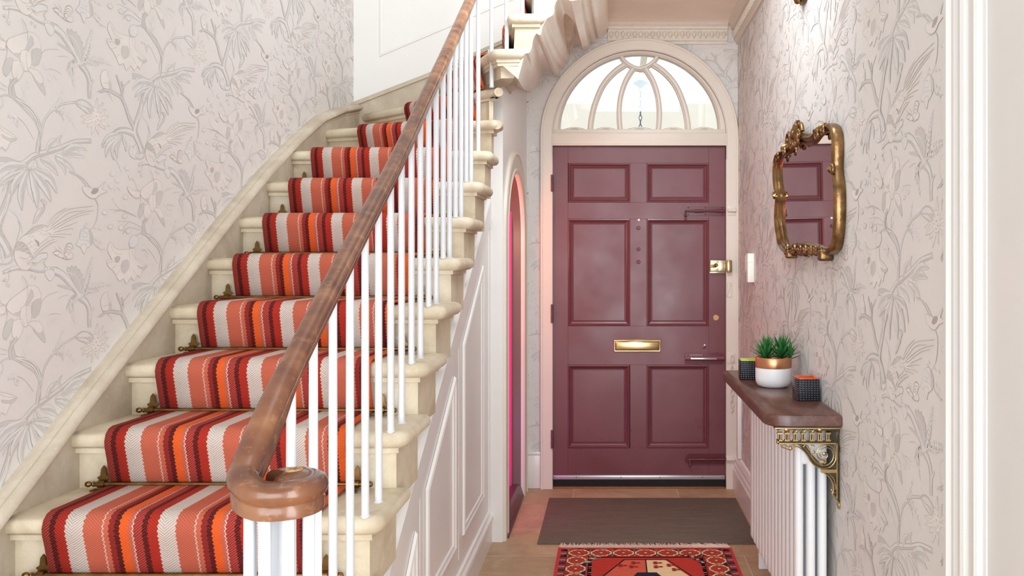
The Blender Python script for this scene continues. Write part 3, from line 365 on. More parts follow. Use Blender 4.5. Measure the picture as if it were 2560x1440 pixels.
# elevation of the door wall, measured at 410 units to the metre
def dx(p): return (p - 1530) / 410
def dz(p): return 1.4 + (645 - p) / 410
MOTIF=[('L',1,17.0,13.0,[(-84,-417),(-35,-412),(16,-416),(65,-389),(117,-373),(176,-354),(238,-331),(314,-318)]),('L',0,9.7,6.9,[(-60,-422),(16,-413),(65,-386),(117,-371),(176,-352),(238,-329),(303,-319)]),('L',1,14.0,10.4,[(79,-382),(82,-355),(91,-314),(65,-280),(29,-261),(-5,-251),(-18,-220),(-20,-206)]),('L',0,7.3,4.9,[(79,-379),(83,-356),(89,-320),(65,-283),(29,-264),(-5,-252)]),('L',1,6.7,5.5,[(86,-362),(98,-315),(110,-286),(136,-261),(176,-237),(238,-220)]),('L',0,3.1,2.4,[(86,-362),(98,-315),(110,-286),(136,-261),(176,-237),(238,-220)]),('G',0,20.9,[(38,-414),(-14,-440),(-52,-490)]),('L',2,1.5,0.6,[(38,-414),(-14,-440),(-52,-490)]),('G',1,8.8,[(41,-417),(-9,-443),(-52,-487)]),('G',0,17.9,[(38,-420),(-1,-466),(-31,-509)]),('L',2,1.5,0.6,[(38,-420),(-1,-466),(-31,-509)]),('G',1,7.5,[(41,-423),(3,-469),(-31,-507)]),('G',0,21.0,[(43,-421),(21,-468),(21,-518)]),('L',2,1.5,0.6,[(43,-421),(21,-468),(21,-518)]),('G',1,8.8,[(45,-424),(26,-471),(21,-516)]),('G',0,24.0,[(47,-422),(52,-471),(65,-510)]),('L',2,1.5,0.6,[(47,-422),(52,-471),(65,-510)]),('G',1,10.1,[(50,-425),(58,-475),(65,-508)]),('G',0,27.1,[(52,-420),(89,-445),(117,-488)]),('L',2,1.5,0.6,[(52,-420),(89,-445),(117,-488)]),('G',1,11.4,[(55,-423),(95,-450),(117,-485)]),('G',0,18.0,[(43,-415),(-39,-426),(-84,-460)]),('L',2,1.5,0.6,[(43,-415),(-39,-426),(-84,-460)]),('G',1,7.6,[(45,-418),(-35,-429),(-84,-457)]),('G',0,21.2,[(70,-396),(84,-426),(122,-445)]),('L',2,1.5,0.6,[(70,-396),(84,-426),(122,-445)]),('G',1,8.9,[(73,-399),(89,-429),(122,-443)]),('G',0,21.4,[(89,-393),(131,-404),(166,-432)]),('L',2,1.5,0.6,[(89,-393),(131,-404),(166,-432)]),('G',1,9.0,[(91,-396),(137,-407),(166,-429)]),('G',0,22.0,[(151,-379),(196,-386),(238,-419)]),('L',2,1.6,0.6,[(151,-379),(196,-386),(238,-419)]),('G',1,9.2,[(154,-382),(202,-390),(238,-416)]),('G',0,22.2,[(176,-373),(227,-362),(281,-370)]),('L',2,1.6,0.6,[(176,-373),(227,-362),(281,-370)]),('G',1,9.3,[(179,-376),(233,-365),(281,-367)]),('G',0,19.1,[(181,-368),(238,-344),(292,-348)]),('L',2,1.6,0.6,[(181,-368),(238,-344),(292,-348)]),('G',1,8.0,[(184,-371),(243,-347),(292,-345)]),('G',0,18.8,[(151,-385),(186,-400),(196,-428)]),('L',2,1.6,0.6,[(151,-385),(186,-400),(196,-428)]),('G',1,7.9,[(154,-388),(191,-403),(196,-425)]),('G',0,15.5,[(117,-373),(131,-348),(166,-331)]),('L',2,1.5,0.6,[(117,-373),(131,-348),(166,-331)]),('G',1,6.5,[(120,-376),(135,-350),(166,-328)]),('G',0,11.4,[(176,-351),(166,-334),(181,-320)]),('L',2,1.6,0.6,[(176,-351),(166,-334),(181,-320)]),('G',1,4.8,[(179,-354),(169,-335),(181,-317)]),('F',0,13.7,5,[(136,-258),(166,-236),(186,-190)]),('F',0,14.4,6,[(141,-255),(196,-255),(243,-296)]),('F',1,9.4,4,[(146,-256),(176,-262),(188,-283)]),('G',0,10.0,[(3,-299),(-14,-297),(-33,-303)]),('G',0,8.8,[(3,-299),(-5,-310),(3,-324)]),('L',2,1.5,1.2,[(3,-299),(29,-311),(65,-347)]),('G',3,15.6,[(334,-246),(307,-233),(281,-217)]),('L',2,1.4,0.7,[(334,-246),(281,-217)]),('G',3,15.6,[(334,-246),(285,-233),(238,-217)]),('L',2,1.4,0.7,[(334,-246),(238,-217)]),('G',3,15.6,[(334,-246),(299,-253),(264,-255)]),('L',2,1.4,0.7,[(334,-246),(264,-255)]),('G',3,15.6,[(334,-246),(314,-266),(294,-282)]),('L',2,1.4,0.7,[(334,-246),(294,-282)]),('G',3,15.6,[(334,-246),(301,-261),(270,-272)]),('L',2,1.4,0.7,[(334,-246),(270,-272)]),('G',3,15.6,[(334,-246),(324,-275),(314,-301)]),('L',2,1.4,0.7,[(334,-246),(314,-301)]),('G',3,15.6,[(334,-246),(341,-272),(348,-295)]),('L',2,1.4,0.7,[(334,-246),(348,-295)]),('G',3,15.6,[(334,-246),(358,-262),(383,-275)]),('L',2,1.4,0.7,[(334,-246),(383,-275)]),('G',3,15.6,[(334,-246),(369,-256),(404,-263)]),('L',2,1.4,0.7,[(334,-246),(404,-263)]),('G',3,15.6,[(334,-246),(366,-242),(398,-235)]),('L',2,1.4,0.7,[(334,-246),(398,-235)]),('G',3,15.6,[(334,-246),(360,-233),(386,-216)]),('L',2,1.4,0.7,[(334,-246),(386,-216)]),('G',3,15.6,[(334,-246),(353,-224),(372,-198)]),('L',2,1.4,0.7,[(334,-246),(372,-198)]),('G',3,15.6,[(334,-246),(338,-219),(342,-189)]),('L',2,1.4,0.7,[(334,-246),(342,-189)]),('P',3,[(317,-224),(342,-221),(361,-238),(359,-258),(337,-270),(314,-257)]),('L',1,4.0,4.0,[(325,-231),(331,-234)]),('L',2,4.1,4.1,[(342,-230),(348,-232)]),('L',1,4.1,4.1,[(351,-241),(357,-243)]),('L',2,4.1,4.1,[(334,-242),(340,-245)]),('L',1,4.0,4.0,[(322,-248),(328,-251)]),('L',2,4.1,4.1,[(342,-252),(348,-255)]),('L',1,4.1,4.1,[(354,-254),(360,-257)]),('L',2,4.1,4.1,[(331,-259),(337,-262)]),('L',1,4.0,4.0,[(317,-239),(322,-242)]),('P',1,[(238,-220),(270,-206),(308,-213),(325,-228),(303,-243),(270,-236)]),('G',0,14.4,[(246,-221),(281,-217),(320,-227)]),('G',0,9.8,[(248,-224),(281,-231),(308,-243)]),('L',2,1.6,1.0,[(246,-221),(270,-226),(308,-225)]),('P',3,[(-39,-123),(-27,-106),(12,-87),(47,-71),(84,-78),(93,-112),(84,-148),(47,-155),(16,-150),(-18,-139)]),('P',1,[(-10,-139),(25,-130),(52,-80),(65,-99),(43,-122),(56,-134),(25,-147)]),('P',3,[(16,-126),(43,-122),(65,-129),(56,-152),(43,-173),(25,-174),(12,-152)]),('P',1,[(56,-116),(93,-106),(91,-133),(70,-156),(56,-146)]),('P',3,[(-14,-159),(21,-156),(25,-177),(16,-194),(-1,-210),(-18,-191)]),('P',1,[(61,-183),(84,-173),(107,-202),(110,-224),(84,-206)]),('P',3,[(38,-166),(84,-165),(103,-189),(84,-197),(61,-180)]),('P',1,[(-52,-188),(-35,-158),(-14,-154),(-22,-182),(-39,-204)]),('L',2,1.7,1.2,[(-39,-123),(-27,-106),(12,-87),(47,-71)]),('L',2,1.8,1.2,[(16,-126),(12,-152),(25,-174),(43,-173),(56,-152)]),('L',2,1.8,1.2,[(-14,-159),(-18,-191),(-1,-210)]),('L',2,1.8,1.2,[(38,-124),(36,-148),(41,-169)]),('L',2,1.7,1.2,[(-39,-123),(-35,-143),(-52,-188)]),('L',2,1.8,1.2,[(61,-117),(59,-131),(56,-152)]),('L',2,1.7,1.1,[(-60,-110),(-41,-120),(-35,-143)]),('L',2,1.2,0.9,[(93,-118),(117,-101),(166,-90)]),('G',0,4.8,[(47,-203),(41,-200),(37,-198)]),('G',0,4.8,[(47,-203),(53,-202),(57,-201)]),('G',0,4.8,[(47,-203),(47,-207),(47,-210)]),('G',0,4.8,[(47,-203),(44,-206),(41,-208)]),('G',0,4.8,[(47,-203),(52,-207),(55,-209)]),('G',0,4.8,[(25,-222),(19,-219),(15,-217)]),('G',0,4.8,[(25,-222),(31,-220),(35,-220)]),('G',0,4.8,[(25,-222),(25,-226),(25,-229)]),('G',0,4.8,[(25,-222),(21,-225),(19,-226)]),('G',0,4.8,[(25,-222),(29,-225),(32,-228)]),('G',0,4.8,[(41,-210),(35,-207),(31,-205)]),('G',0,4.8,[(41,-210),(46,-209),(50,-208)]),('G',0,4.8,[(41,-210),(41,-214),(41,-217)]),('G',0,4.8,[(41,-210),(37,-213),(34,-215)]),('G',0,4.8,[(41,-210),(45,-213),(48,-216)]),('G',0,4.9,[(112,-150),(106,-147),(102,-146)]),('G',0,4.9,[(112,-150),(118,-149),(123,-148)]),('G',0,4.9,[(112,-150),(112,-154),(112,-157)]),('G',0,4.9,[(112,-150),(108,-153),(105,-155)]),('G',0,4.9,[(112,-150),(117,-154),(120,-156)]),('G',0,5.0,[(136,-161),(130,-158),(125,-157)]),('G',0,5.0,[(136,-161),(143,-160),(147,-159)]),('G',0,5.0,[(136,-161),(136,-165),(136,-168)]),('G',0,5.0,[(136,-161),(132,-164),(129,-166)]),('G',0,5.0,[(136,-161),(141,-165),(144,-167)]),('G',0,5.0,[(126,-176),(120,-173),(116,-171)]),('G',0,5.0,[(126,-176),(133,-174),(137,-174)]),('G',0,5.0,[(126,-176),(126,-180),(126,-183)]),('G',0,5.0,[(126,-176),(122,-179),(120,-181)]),('G',0,5.0,[(126,-176),(131,-180),(134,-182)]),('G',0,5.0,[(156,-165),(149,-163),(145,-161)]),('G',0,5.0,[(156,-165),(162,-164),(167,-163)]),('G',0,5.0,[(156,-165),(156,-170),(156,-173)]),('G',0,5.0,[(156,-165),(152,-169),(149,-171)]),('G',0,5.0,[(156,-165),(161,-169),(164,-172)]),('L',2,1.2,0.9,[(126,-151),(151,-149),(176,-154)]),('G',0,6.0,[(32,-249),(38,-241),(47,-230)]),('G',0,4.7,[(21,-251),(27,-240),(25,-228)]),('L',1,7.4,13.1,[(-50,-36),(-12,-26),(38,-24),(83,-32),(130,-30),(163,-31)]),('L',1,20.5,20.0,[(145,-33),(182,-45),(214,-68),(246,-91),(270,-115)]),('L',0,14.3,14.3,[(148,-33),(182,-43),(218,-68),(250,-94),(274,-120)]),('L',1,21.1,15.0,[(262,-110),(291,-126),(304,-152),(304,-178),(306,-198)]),('L',0,11.6,8.5,[(270,-113),(293,-129),(306,-152),(305,-175)]),('L',0,7.7,5.1,[(308,-158),(325,-141)]),('L',1,4.8,11.0,[(160,-73),(194,-79),(222,-83)]),('L',2,1.3,1.1,[(-50,-38),(-12,-30),(38,-31),(83,-37),(115,-37),(145,-38),(182,-58),(206,-75)]),('L',0,4.8,7.5,[(-44,-35),(-9,-24),(38,-21),(83,-28),(130,-28)]),('P',0,[(108,-35),(130,-30),(148,-38),(145,-52),(130,-61),(115,-51)]),('P',1,[(202,-34),(206,-24),(218,-29),(222,-20),(234,-28),(242,-22),(250,-32),(260,-32),(262,-42),(274,-47),(268,-56),(281,-61),(270,-67),(277,-78),(268,-85),(264,-100),(250,-89),(238,-79),(222,-54)]),('L',3,2.2,1.2,[(204,-40),(234,-46),(254,-64),(264,-85),(266,-102)]),('F',0,17.6,11,[(264,-112),(287,-73),(304,-30),(319,4)]),('F',1,8.6,7,[(272,-110),(298,-73),(308,-40)]),('F',0,15.1,9,[(274,-103),(325,-82),(369,-78),(415,-81)]),('F',0,13.2,6,[(287,-93),(325,-94),(356,-88)]),('F',0,18.0,9,[(262,-107),(222,-120),(222,-145),(238,-183)]),('F',1,10.0,6,[(246,-104),(218,-115),(198,-143)]),('L',3,1.7,1.2,[(246,-101),(222,-115),(222,-145),(234,-178)]),('L',2,0.7,0.7,[(163,-110),(182,-104),(206,-102)]),('P',3,[(-9,23),(4,41),(24,57),(48,62),(48,72),(72,83),(101,87),(122,79),(130,65),(119,53),(90,38),(83,24),(62,10),(62,-11),(51,-25),(38,-31),(17,-29),(1,-15),(-9,1)]),('P',1,[(-7,21),(6,41),(28,38),(48,21),(62,-1),(51,5),(38,14),(17,17),(4,21)]),('P',1,[(38,62),(51,74),(76,84),(104,87),(101,80),(72,72),(55,63)]),('P',4,[(65,49),(86,42),(83,28),(76,38)]),('L',4,1.3,0.9,[(-8,25),(-2,29),(4,25)]),('L',4,1.3,0.9,[(3,30),(9,34),(15,30)]),('L',4,1.4,0.9,[(15,25),(21,30),(27,26)]),('L',4,1.4,0.9,[(27,20),(33,24),(39,20)]),('L',4,1.4,0.9,[(35,10),(41,14),(47,10)]),('L',4,1.4,0.9,[(43,1),(50,5),(56,1)]),('L',4,1.4,0.9,[(49,-6),(55,-2),(61,-6)]),('L',4,1.3,0.9,[(0,36),(6,41),(12,37)]),('L',4,1.4,0.9,[(12,35),(17,40),(24,36)]),('L',4,1.4,0.9,[(23,30),(29,34),(35,30)]),('L',4,1.4,0.9,[(33,21),(39,25),(46,21)]),('L',4,1.3,0.9,[(-5,17),(1,21),(7,17)]),('L',4,1.3,0.9,[(7,21),(12,25),(18,21)]),('L',4,1.4,0.9,[(18,17),(24,22),(30,18)]),('L',4,1.4,0.9,[(42,10),(48,14),(54,10)]),('L',2,1.1,0.7,[(42,64),(48,69),(54,65)]),('L',2,1.1,0.7,[(56,72),(62,76),(68,72)]),('L',2,1.2,0.7,[(69,78),(76,83),(82,78)]),('L',2,1.2,0.7,[(85,81),(92,85),(98,81)]),('L',2,1.2,0.7,[(101,80),(108,85),(114,81)]),('L',2,1.2,0.7,[(62,65),(69,70),(75,65)]),('L',2,1.2,0.7,[(76,68),(83,72),(89,68)]),('L',2,1.2,0.7,[(91,71),(97,75),(103,71)]),('L',2,1.2,0.7,[(105,69),(111,73),(118,69)]),('L',2,1.2,0.7,[(116,62),(122,67),(129,62)]),('L',2,1.2,0.7,[(101,59),(108,64),(114,59)]),('L',2,1.2,0.7,[(87,61),(93,66),(100,61)]),('L',2,1.2,0.7,[(116,71),(122,76),(129,72)]),('L',2,1.1,0.7,[(42,53),(48,58),(54,53)]),('L',2,1.1,0.7,[(56,53),(62,58),(68,54)]),('L',2,1.2,0.7,[(66,21),(72,26),(79,21)]),('L',2,1.2,0.7,[(62,31),(69,35),(75,31)]),('L',2,1.1,0.7,[(49,39),(55,44),(61,40)]),('L',2,1.1,0.7,[(38,35),(45,39),(51,35)]),('L',2,1.1,0.7,[(49,26),(55,30),(61,26)]),('L',2,1.6,1.3,[(-9,23),(-9,1),(1,-15),(17,-29),(38,-31),(53,-24)]),('L',2,1.3,1.3,[(-9,23),(4,41),(24,57),(48,69),(72,83),(101,87),(122,79)]),('L',2,1.4,0.9,[(62,10),(83,24),(130,43),(160,51)]),('L',4,1.4,0.7,[(12,2),(24,-2),(41,-1)]),('L',4,2.1,2.1,[(38,-13),(46,-12)]),('L',2,1.1,1.1,[(33,-10),(41,-6),(50,-10),(50,-15),(38,-17)]),('L',2,1.6,0.9,[(53,-11),(65,-16),(76,-20)]),('L',3,4.2,1.6,[(115,83),(152,108),(206,135),(321,152)]),('L',2,1.2,0.7,[(116,81),(153,106),(207,133),(323,149)]),('L',3,4.2,1.7,[(119,78),(167,107),(222,130),(321,139)]),('L',2,1.2,0.7,[(120,76),(169,104),(223,127),(323,136)]),('L',3,4.3,1.7,[(122,76),(175,100),(246,125),(308,137)]),('L',2,1.2,0.7,[(124,74),(176,97),(247,122),(310,135)]),('L',3,4.3,1.7,[(126,72),(182,95),(246,118),(300,129)]),('L',2,1.2,0.7,[(127,69),(184,93),(247,115),(301,126)]),('L',3,4.3,1.7,[(126,69),(182,85),(246,103)]),('L',2,1.2,0.7,[(127,67),(184,83),(247,100)]),('L',3,4.3,1.7,[(130,67),(175,78),(230,85)]),('L',2,1.2,0.7,[(131,64),(176,75),(231,82)]),('L',3,4.3,1.7,[(133,65),(175,68),(222,67)]),('L',2,1.2,0.7,[(135,62),(176,66),(223,65)]),('L',3,4.3,1.7,[(132,60),(160,61),(190,59)]),('L',2,1.2,0.7,[(133,57),(161,58),(192,56)]),('L',3,4.2,1.6,[(115,85),(145,115),(198,140)]),('L',2,1.2,0.7,[(116,83),(146,113),(199,137)]),('L',3,4.6,1.9,[(72,12),(115,34),(160,51)]),('L',2,1.2,0.7,[(73,10),(116,31),(161,49)]),('L',3,4.6,1.9,[(79,17),(122,41),(156,47)]),('L',2,1.2,0.7,[(80,15),(123,38),(157,45)]),('L',3,4.6,1.9,[(79,24),(108,41),(145,53)]),('L',2,1.2,0.7,[(80,21),(109,38),(146,51)]),('P',0,[(55,-6),(83,10),(115,12),(117,1),(97,-4),(79,-13),(62,-11)]),('L',2,1.2,0.9,[(62,-6),(83,10),(115,15),(117,1),(104,-13),(119,-28)]),('L',2,1.2,0.9,[(101,-11),(111,-21),(101,-30)]),('P',3,[(190,13),(194,30),(206,41),(222,40),(229,30),(218,20),(214,10),(198,3)]),('P',3,[(141,14),(160,20),(179,13),(190,2),(167,3)]),('P',3,[(198,1),(218,15),(230,6),(218,-3)]),('L',4,2.2,1.2,[(196,32),(208,40),(222,38),(226,28)]),('L',4,2.2,1.2,[(194,25),(208,32),(224,25)]),('L',4,2.2,1.2,[(192,19),(206,24),(218,18)]),('L',4,2.2,1.2,[(190,13),(202,17),(212,10)]),('L',4,2.1,1.2,[(141,14),(160,19),(179,12)]),('L',4,2.2,1.2,[(148,10),(160,7),(167,3)]),('L',4,2.2,1.2,[(182,1),(198,-4),(222,-2)]),('L',4,2.2,1.2,[(167,13),(163,5)]),('L',2,0.7,0.5,[(179,20),(167,30),(165,34)]),('L',2,0.7,0.5,[(167,19),(152,25),(145,32)]),('P',0,[(262,76),(283,84),(304,82),(308,62),(312,39),(287,28),(262,31),(240,38),(258,56)]),('P',1,[(300,80),(317,70),(321,47),(308,39),(304,62)]),('P',3,[(262,36),(287,39),(287,26),(279,11),(268,23)]),('L',2,1.0,1.0,[(274,76),(295,69),(287,59),(270,61)]),('L',2,1.0,1.0,[(262,51),(287,51),(308,44)]),('L',2,1.3,1.0,[(330,171),(345,148),(338,107),(308,80)]),('L',2,1.0,0.8,[(312,75),(321,49),(338,32),(383,24)]),('G',0,6.2,[(330,55),(335,53),(341,50)]),('L',2,0.8,0.5,[(330,55),(341,50)]),('G',0,6.2,[(347,47),(352,45),(359,42)]),('L',2,0.8,0.5,[(347,47),(359,42)]),('G',0,6.2,[(338,37),(344,35),(350,32)]),('L',2,0.8,0.5,[(338,37),(350,32)]),('G',0,6.2,[(352,27),(357,25),(363,22)]),('L',2,0.8,0.5,[(352,27),(363,22)]),('G',0,6.1,[(279,91),(284,90),(289,87)]),('L',2,0.8,0.5,[(279,91),(289,87)]),('G',0,6.1,[(287,99),(292,98),(298,95)]),('L',2,0.8,0.5,[(287,99),(298,95)]),('G',0,6.2,[(325,88),(331,86),(337,83)]),('L',2,0.8,0.5,[(325,88),(337,83)]),('G',0,6.2,[(347,86),(352,84),(359,81)]),('L',2,0.8,0.5,[(347,86),(359,81)]),('P',3,[(406,48),(424,33),(453,25),(506,28),(536,29),(541,1),(567,-8),(609,-25),(588,-33),(578,-45),(567,-61),(552,-53),(536,-72),(516,-60),(491,-80),(477,-62),(453,-70),(438,-53),(420,-37),(401,-28),(387,-13),(397,-5),(415,-5),(401,11),(392,27)]),('P',1,[(462,-32),(467,-13),(496,-5),(506,-16),(501,-35),(477,-48)]),('P',2,[(429,1),(453,6),(457,-5),(438,-15)]),('P',1,[(552,-22),(578,-28),(609,-25),(588,-36),(557,-30)]),('P',0,[(506,50),(521,67),(547,71),(557,51),(536,34),(511,34)]),('L',2,1.6,1.1,[(406,38),(434,14),(467,12)]),('L',2,1.6,1.1,[(392,-15),(420,-10),(453,-13)]),('L',2,1.6,1.1,[(467,-5),(472,-29),(462,-45)]),('L',2,1.7,1.1,[(506,12),(511,-10),(506,-38)]),('L',2,1.7,1.1,[(521,28),(531,6),(557,-13),(604,-25)]),('L',2,1.7,1.1,[(506,50),(511,34),(506,14)]),('L',2,1.6,1.1,[(415,-31),(438,-21)]),('L',2,1.7,1.1,[(526,-33),(547,-52)]),('L',2,1.6,1.1,[(438,-50),(457,-37)]),('L',1,3.9,3.3,[(541,68),(567,77),(593,75),(636,53),(675,30),(698,-5),(698,-46)]),('L',0,4.0,3.4,[(604,75),(653,65),(686,39),(703,1)]),('L',1,11.4,7.4,[(588,75),(583,100),(609,127)]),('L',2,1.1,0.8,[(572,97),(516,111),(443,111)]),('L',2,1.1,0.8,[(567,88),(501,94),(472,71)]),('L',2,1.1,0.8,[(547,129),(486,143),(401,144)]),('L',2,1.1,0.8,[(536,132),(453,149),(415,179)]),('L',2,1.1,0.8,[(501,108),(482,96),(472,71)]),('L',2,1.1,0.8,[(486,146),(434,140),(424,133)]),('P',0,[(393,93),(406,101),(419,96),(413,87),(399,87)]),('P',0,[(449,92),(462,101),(476,95),(470,86),(455,86)]),('P',0,[(487,83),(501,91),(515,86),(509,76),(494,76)]),('P',0,[(366,134),(378,142),(391,137),(386,128),(372,128)]),('P',0,[(473,186),(486,195),(500,190),(494,180),(480,180)]),('P',0,[(468,128),(482,137),(495,132),(489,122),(475,122)]),('G',0,7.3,[(575,29),(593,33),(617,28)]),('G',0,6.3,[(593,29),(609,24),(617,12)]),('L',0,4.0,3.1,[(-28,122),(1,106),(17,82),(21,62)]),('L',2,0.9,0.9,[(4,95),(11,77),(-2,41),(-15,9),(-22,-13)]),('L',2,0.7,0.7,[(-28,-28),(-31,-52),(-41,-70)]),('L',2,0.7,0.7,[(-41,-59),(-54,-56)]),('P',0,[(51,-46),(55,-43),(59,-47),(55,-50)]),('P',0,[(65,-51),(69,-48),(73,-51),(69,-55)]),('P',0,[(-34,-69),(-30,-66),(-26,-69),(-30,-73)]),('P',0,[(-48,-54),(-44,-51),(-40,-54),(-44,-58)]),('L',2,0.7,0.5,[(17,-45),(34,-59),(41,-82),(38,-97)]),('G',0,3.2,[(25,-55),(22,-53),(15,-51)]),('G',0,3.2,[(31,-63),(28,-61),(22,-59)]),('G',0,3.2,[(33,-72),(29,-70),(23,-68)]),('G',0,3.2,[(36,-81),(33,-79),(27,-77)]),('P',3,[(360,-117),(374,-104),(392,-100),(392,-115),(408,-129),(410,-151),(387,-157),(369,-154),(358,-135)]),('P',1,[(399,-129),(410,-140),(410,-156),(399,-153)]),('L',2,1.3,1.0,[(360,-117),(358,-135),(369,-154),(387,-155)]),('L',2,1.3,0.8,[(374,-141),(401,-137)]),('L',1,3.1,7.8,[(341,-173),(365,-164),(401,-158),(453,-164),(486,-185)]),('L',1,5.9,8.1,[(438,-104),(453,-126),(467,-149),(472,-179)]),('L',1,4.9,3.8,[(462,-140),(486,-125),(511,-107)]),('L',2,1.3,0.8,[(383,-160),(406,-174),(420,-189)]),('L',1,25.2,18.0,[(577,330),(566,359),(538,385),(544,415),(560,448),(577,481),(588,513)]),('L',0,13.8,10.8,[(577,336),(560,361),(538,388),(544,415),(566,449),(582,487)]),('L',1,14.8,10.1,[(533,408),(506,433),(490,460),(465,487)]),('L',1,10.4,5.8,[(465,487),(424,494),(385,495),(357,484)]),('L',1,6.9,4.6,[(465,493),(475,512),(465,536)]),('L',1,20.7,11.8,[(533,387),(490,390),(449,384),(419,368)]),('L',0,10.1,5.9,[(533,389),(490,391),(449,383),(424,369)]),('L',2,1.5,1.5,[(588,519),(582,481),(560,439),(549,407),(566,377),(593,344)]),('L',2,1.2,1.2,[(522,406),(496,432),(480,461),(460,483)]),('G',0,14.4,[(470,375),(405,349),(366,322)]),('G',1,5.8,[(472,373),(409,348),(366,322)]),('L',2,1.2,0.6,[(470,375),(405,349),(366,322)]),('G',0,17.3,[(465,372),(395,326),(385,296)]),('G',1,6.9,[(467,370),(400,324),(385,296)]),('L',2,1.2,0.6,[(465,372),(395,326),(385,296)]),('G',0,17.3,[(465,369),(439,331),(444,300)]),('G',1,6.9,[(467,367),(444,329),(444,300)]),('L',2,1.2,0.6,[(465,369),(439,331),(444,300)]),('G',0,14.4,[(470,370),(485,349),(490,326)]),('G',1,5.8,[(472,368),(490,347),(490,326)]),('L',2,1.2,0.6,[(470,370),(485,349),(490,326)]),('G',0,11.5,[(454,376),(395,359),(361,327)]),('G',1,4.6,[(457,374),(400,358),(361,327)]),('L',2,1.1,0.6,[(454,376),(395,359),(361,327)]),('G',0,14.4,[(470,372),(419,326),(424,292)]),('G',1,5.8,[(472,371),(424,324),(424,292)]),('L',2,1.2,0.6,[(470,372),(419,326),(424,292)]),('P',0,[(512,346),(528,342),(544,356),(549,333),(555,313),(528,310),(506,322)]),('L',1,3.6,3.6,[(549,330),(544,315),(571,312),(593,323)]),('L',2,1.2,0.9,[(517,323),(544,315)]),('G',0,15.4,[(639,553),(571,525),(538,501)]),('G',1,6.1,[(643,553),(578,526),(538,501)]),('L',2,1.5,0.6,[(639,553),(571,525),(538,501)]),('G',0,18.5,[(645,554),(599,515),(588,482)]),('G',1,7.4,[(649,555),(606,516),(588,482)]),('L',2,1.5,0.6,[(645,554),(599,515),(588,482)]),('G',0,21.6,[(651,555),(622,494),(628,447)]),('G',1,8.6,[(654,556),(629,496),(628,447)]),('L',2,1.5,0.6,[(651,555),(622,494),(628,447)]),('G',0,24.7,[(657,556),(680,498),(686,456)]),('G',1,9.9,[(660,557),(688,500),(686,456)]),('L',2,1.5,0.6,[(657,556),(680,498),(686,456)]),('G',0,24.8,[(663,557),(717,514),(742,477)]),('G',1,9.9,[(666,558),(724,516),(742,477)]),('L',2,1.5,0.6,[(663,557),(717,514),(742,477)]),('G',0,21.7,[(669,558),(735,540),(767,501)]),('G',1,8.7,[(672,559),(743,541),(767,501)]),('L',2,1.6,0.6,[(669,558),(735,540),(767,501)]),('G',0,9.4,[(699,480),(717,473),(711,460)]),('G',1,3.8,[(702,480),(724,474),(711,460)]),('L',2,1.6,0.6,[(699,480),(717,473),(711,460)]),('G',0,15.7,[(705,459),(686,437),(669,416)]),('G',1,6.3,[(708,459),(694,438),(669,416)]),('L',2,1.6,0.6,[(705,459),(686,437),(669,416)]),('L',2,1.9,1.3,[(717,473),(711,450),(675,432)]),('L',1,4.6,3.3,[(818,565),(879,553),(920,526)]),('P',3,[(270,200),(297,203),(319,199),(347,204),(371,220),(380,223),(361,202),(390,196),(352,185),(333,173),(306,173),(279,185)]),('P',4,[(310,187),(324,201),(347,201),(342,190),(324,183)]),('L',2,1.3,1.1,[(270,200),(279,185),(306,172),(333,173),(352,185)]),('L',1,3.7,2.6,[(227,236),(257,226),(301,197)]),('L',1,3.3,2.2,[(333,170),(345,154),(342,124),(333,101)]),('G',0,6.2,[(417,252),(408,253),(402,254)]),('G',0,6.2,[(417,252),(425,255),(431,258)]),('G',0,6.2,[(417,252),(417,246),(417,242)]),('G',0,6.2,[(417,252),(410,248),(406,245)]),('G',0,6.2,[(417,252),(424,249),(429,247)]),('G',0,6.2,[(417,252),(417,258),(417,262)]),('G',0,6.3,[(444,235),(435,236),(429,237)]),('G',0,6.3,[(444,235),(453,238),(458,240)]),('G',0,6.3,[(444,235),(444,229),(444,225)]),('G',0,6.3,[(444,235),(438,230),(433,228)]),('G',0,6.3,[(444,235),(452,232),(456,230)]),('G',0,6.3,[(444,235),(444,240),(444,244)]),('G',0,6.2,[(409,214),(401,216),(395,217)]),('G',0,6.2,[(409,214),(418,218),(423,220)]),('G',0,6.2,[(409,214),(409,209),(409,205)]),('G',0,6.2,[(409,214),(403,211),(399,208)]),('G',0,6.2,[(409,214),(417,212),(421,210)]),('G',0,6.2,[(409,214),(409,220),(409,224)]),('G',0,6.4,[(493,277),(484,278),(477,279)]),('G',0,6.4,[(493,277),(502,280),(508,283)]),('G',0,6.4,[(493,277),(493,271),(493,267)]),('G',0,6.4,[(493,277),(486,273),(482,270)]),('G',0,6.4,[(493,277),(501,274),(506,272)]),('G',0,6.4,[(493,277),(493,283),(493,287)]),('G',0,6.5,[(517,251),(507,253),(501,254)]),('G',0,6.5,[(517,251),(526,255),(532,257)]),('G',0,6.5,[(517,251),(517,245),(517,241)]),('G',0,6.5,[(517,251),(510,247),(505,244)]),('G',0,6.5,[(517,251),(525,248),(530,247)]),('G',0,6.5,[(517,251),(517,257),(517,261)]),('L',2,1.2,0.9,[(517,251),(538,234),(549,220)]),('L',2,1.1,0.9,[(424,298),(444,286),(465,259)]),('G',0,4.6,[(444,214),(454,210),(462,202)]),('G',0,4.6,[(439,214),(432,208),(429,199)]),('P',3,[(496,219),(528,209),(566,209),(560,188),(533,189),(506,202)]),('L',2,1.5,0.9,[(496,216),(517,197),(566,188)])]
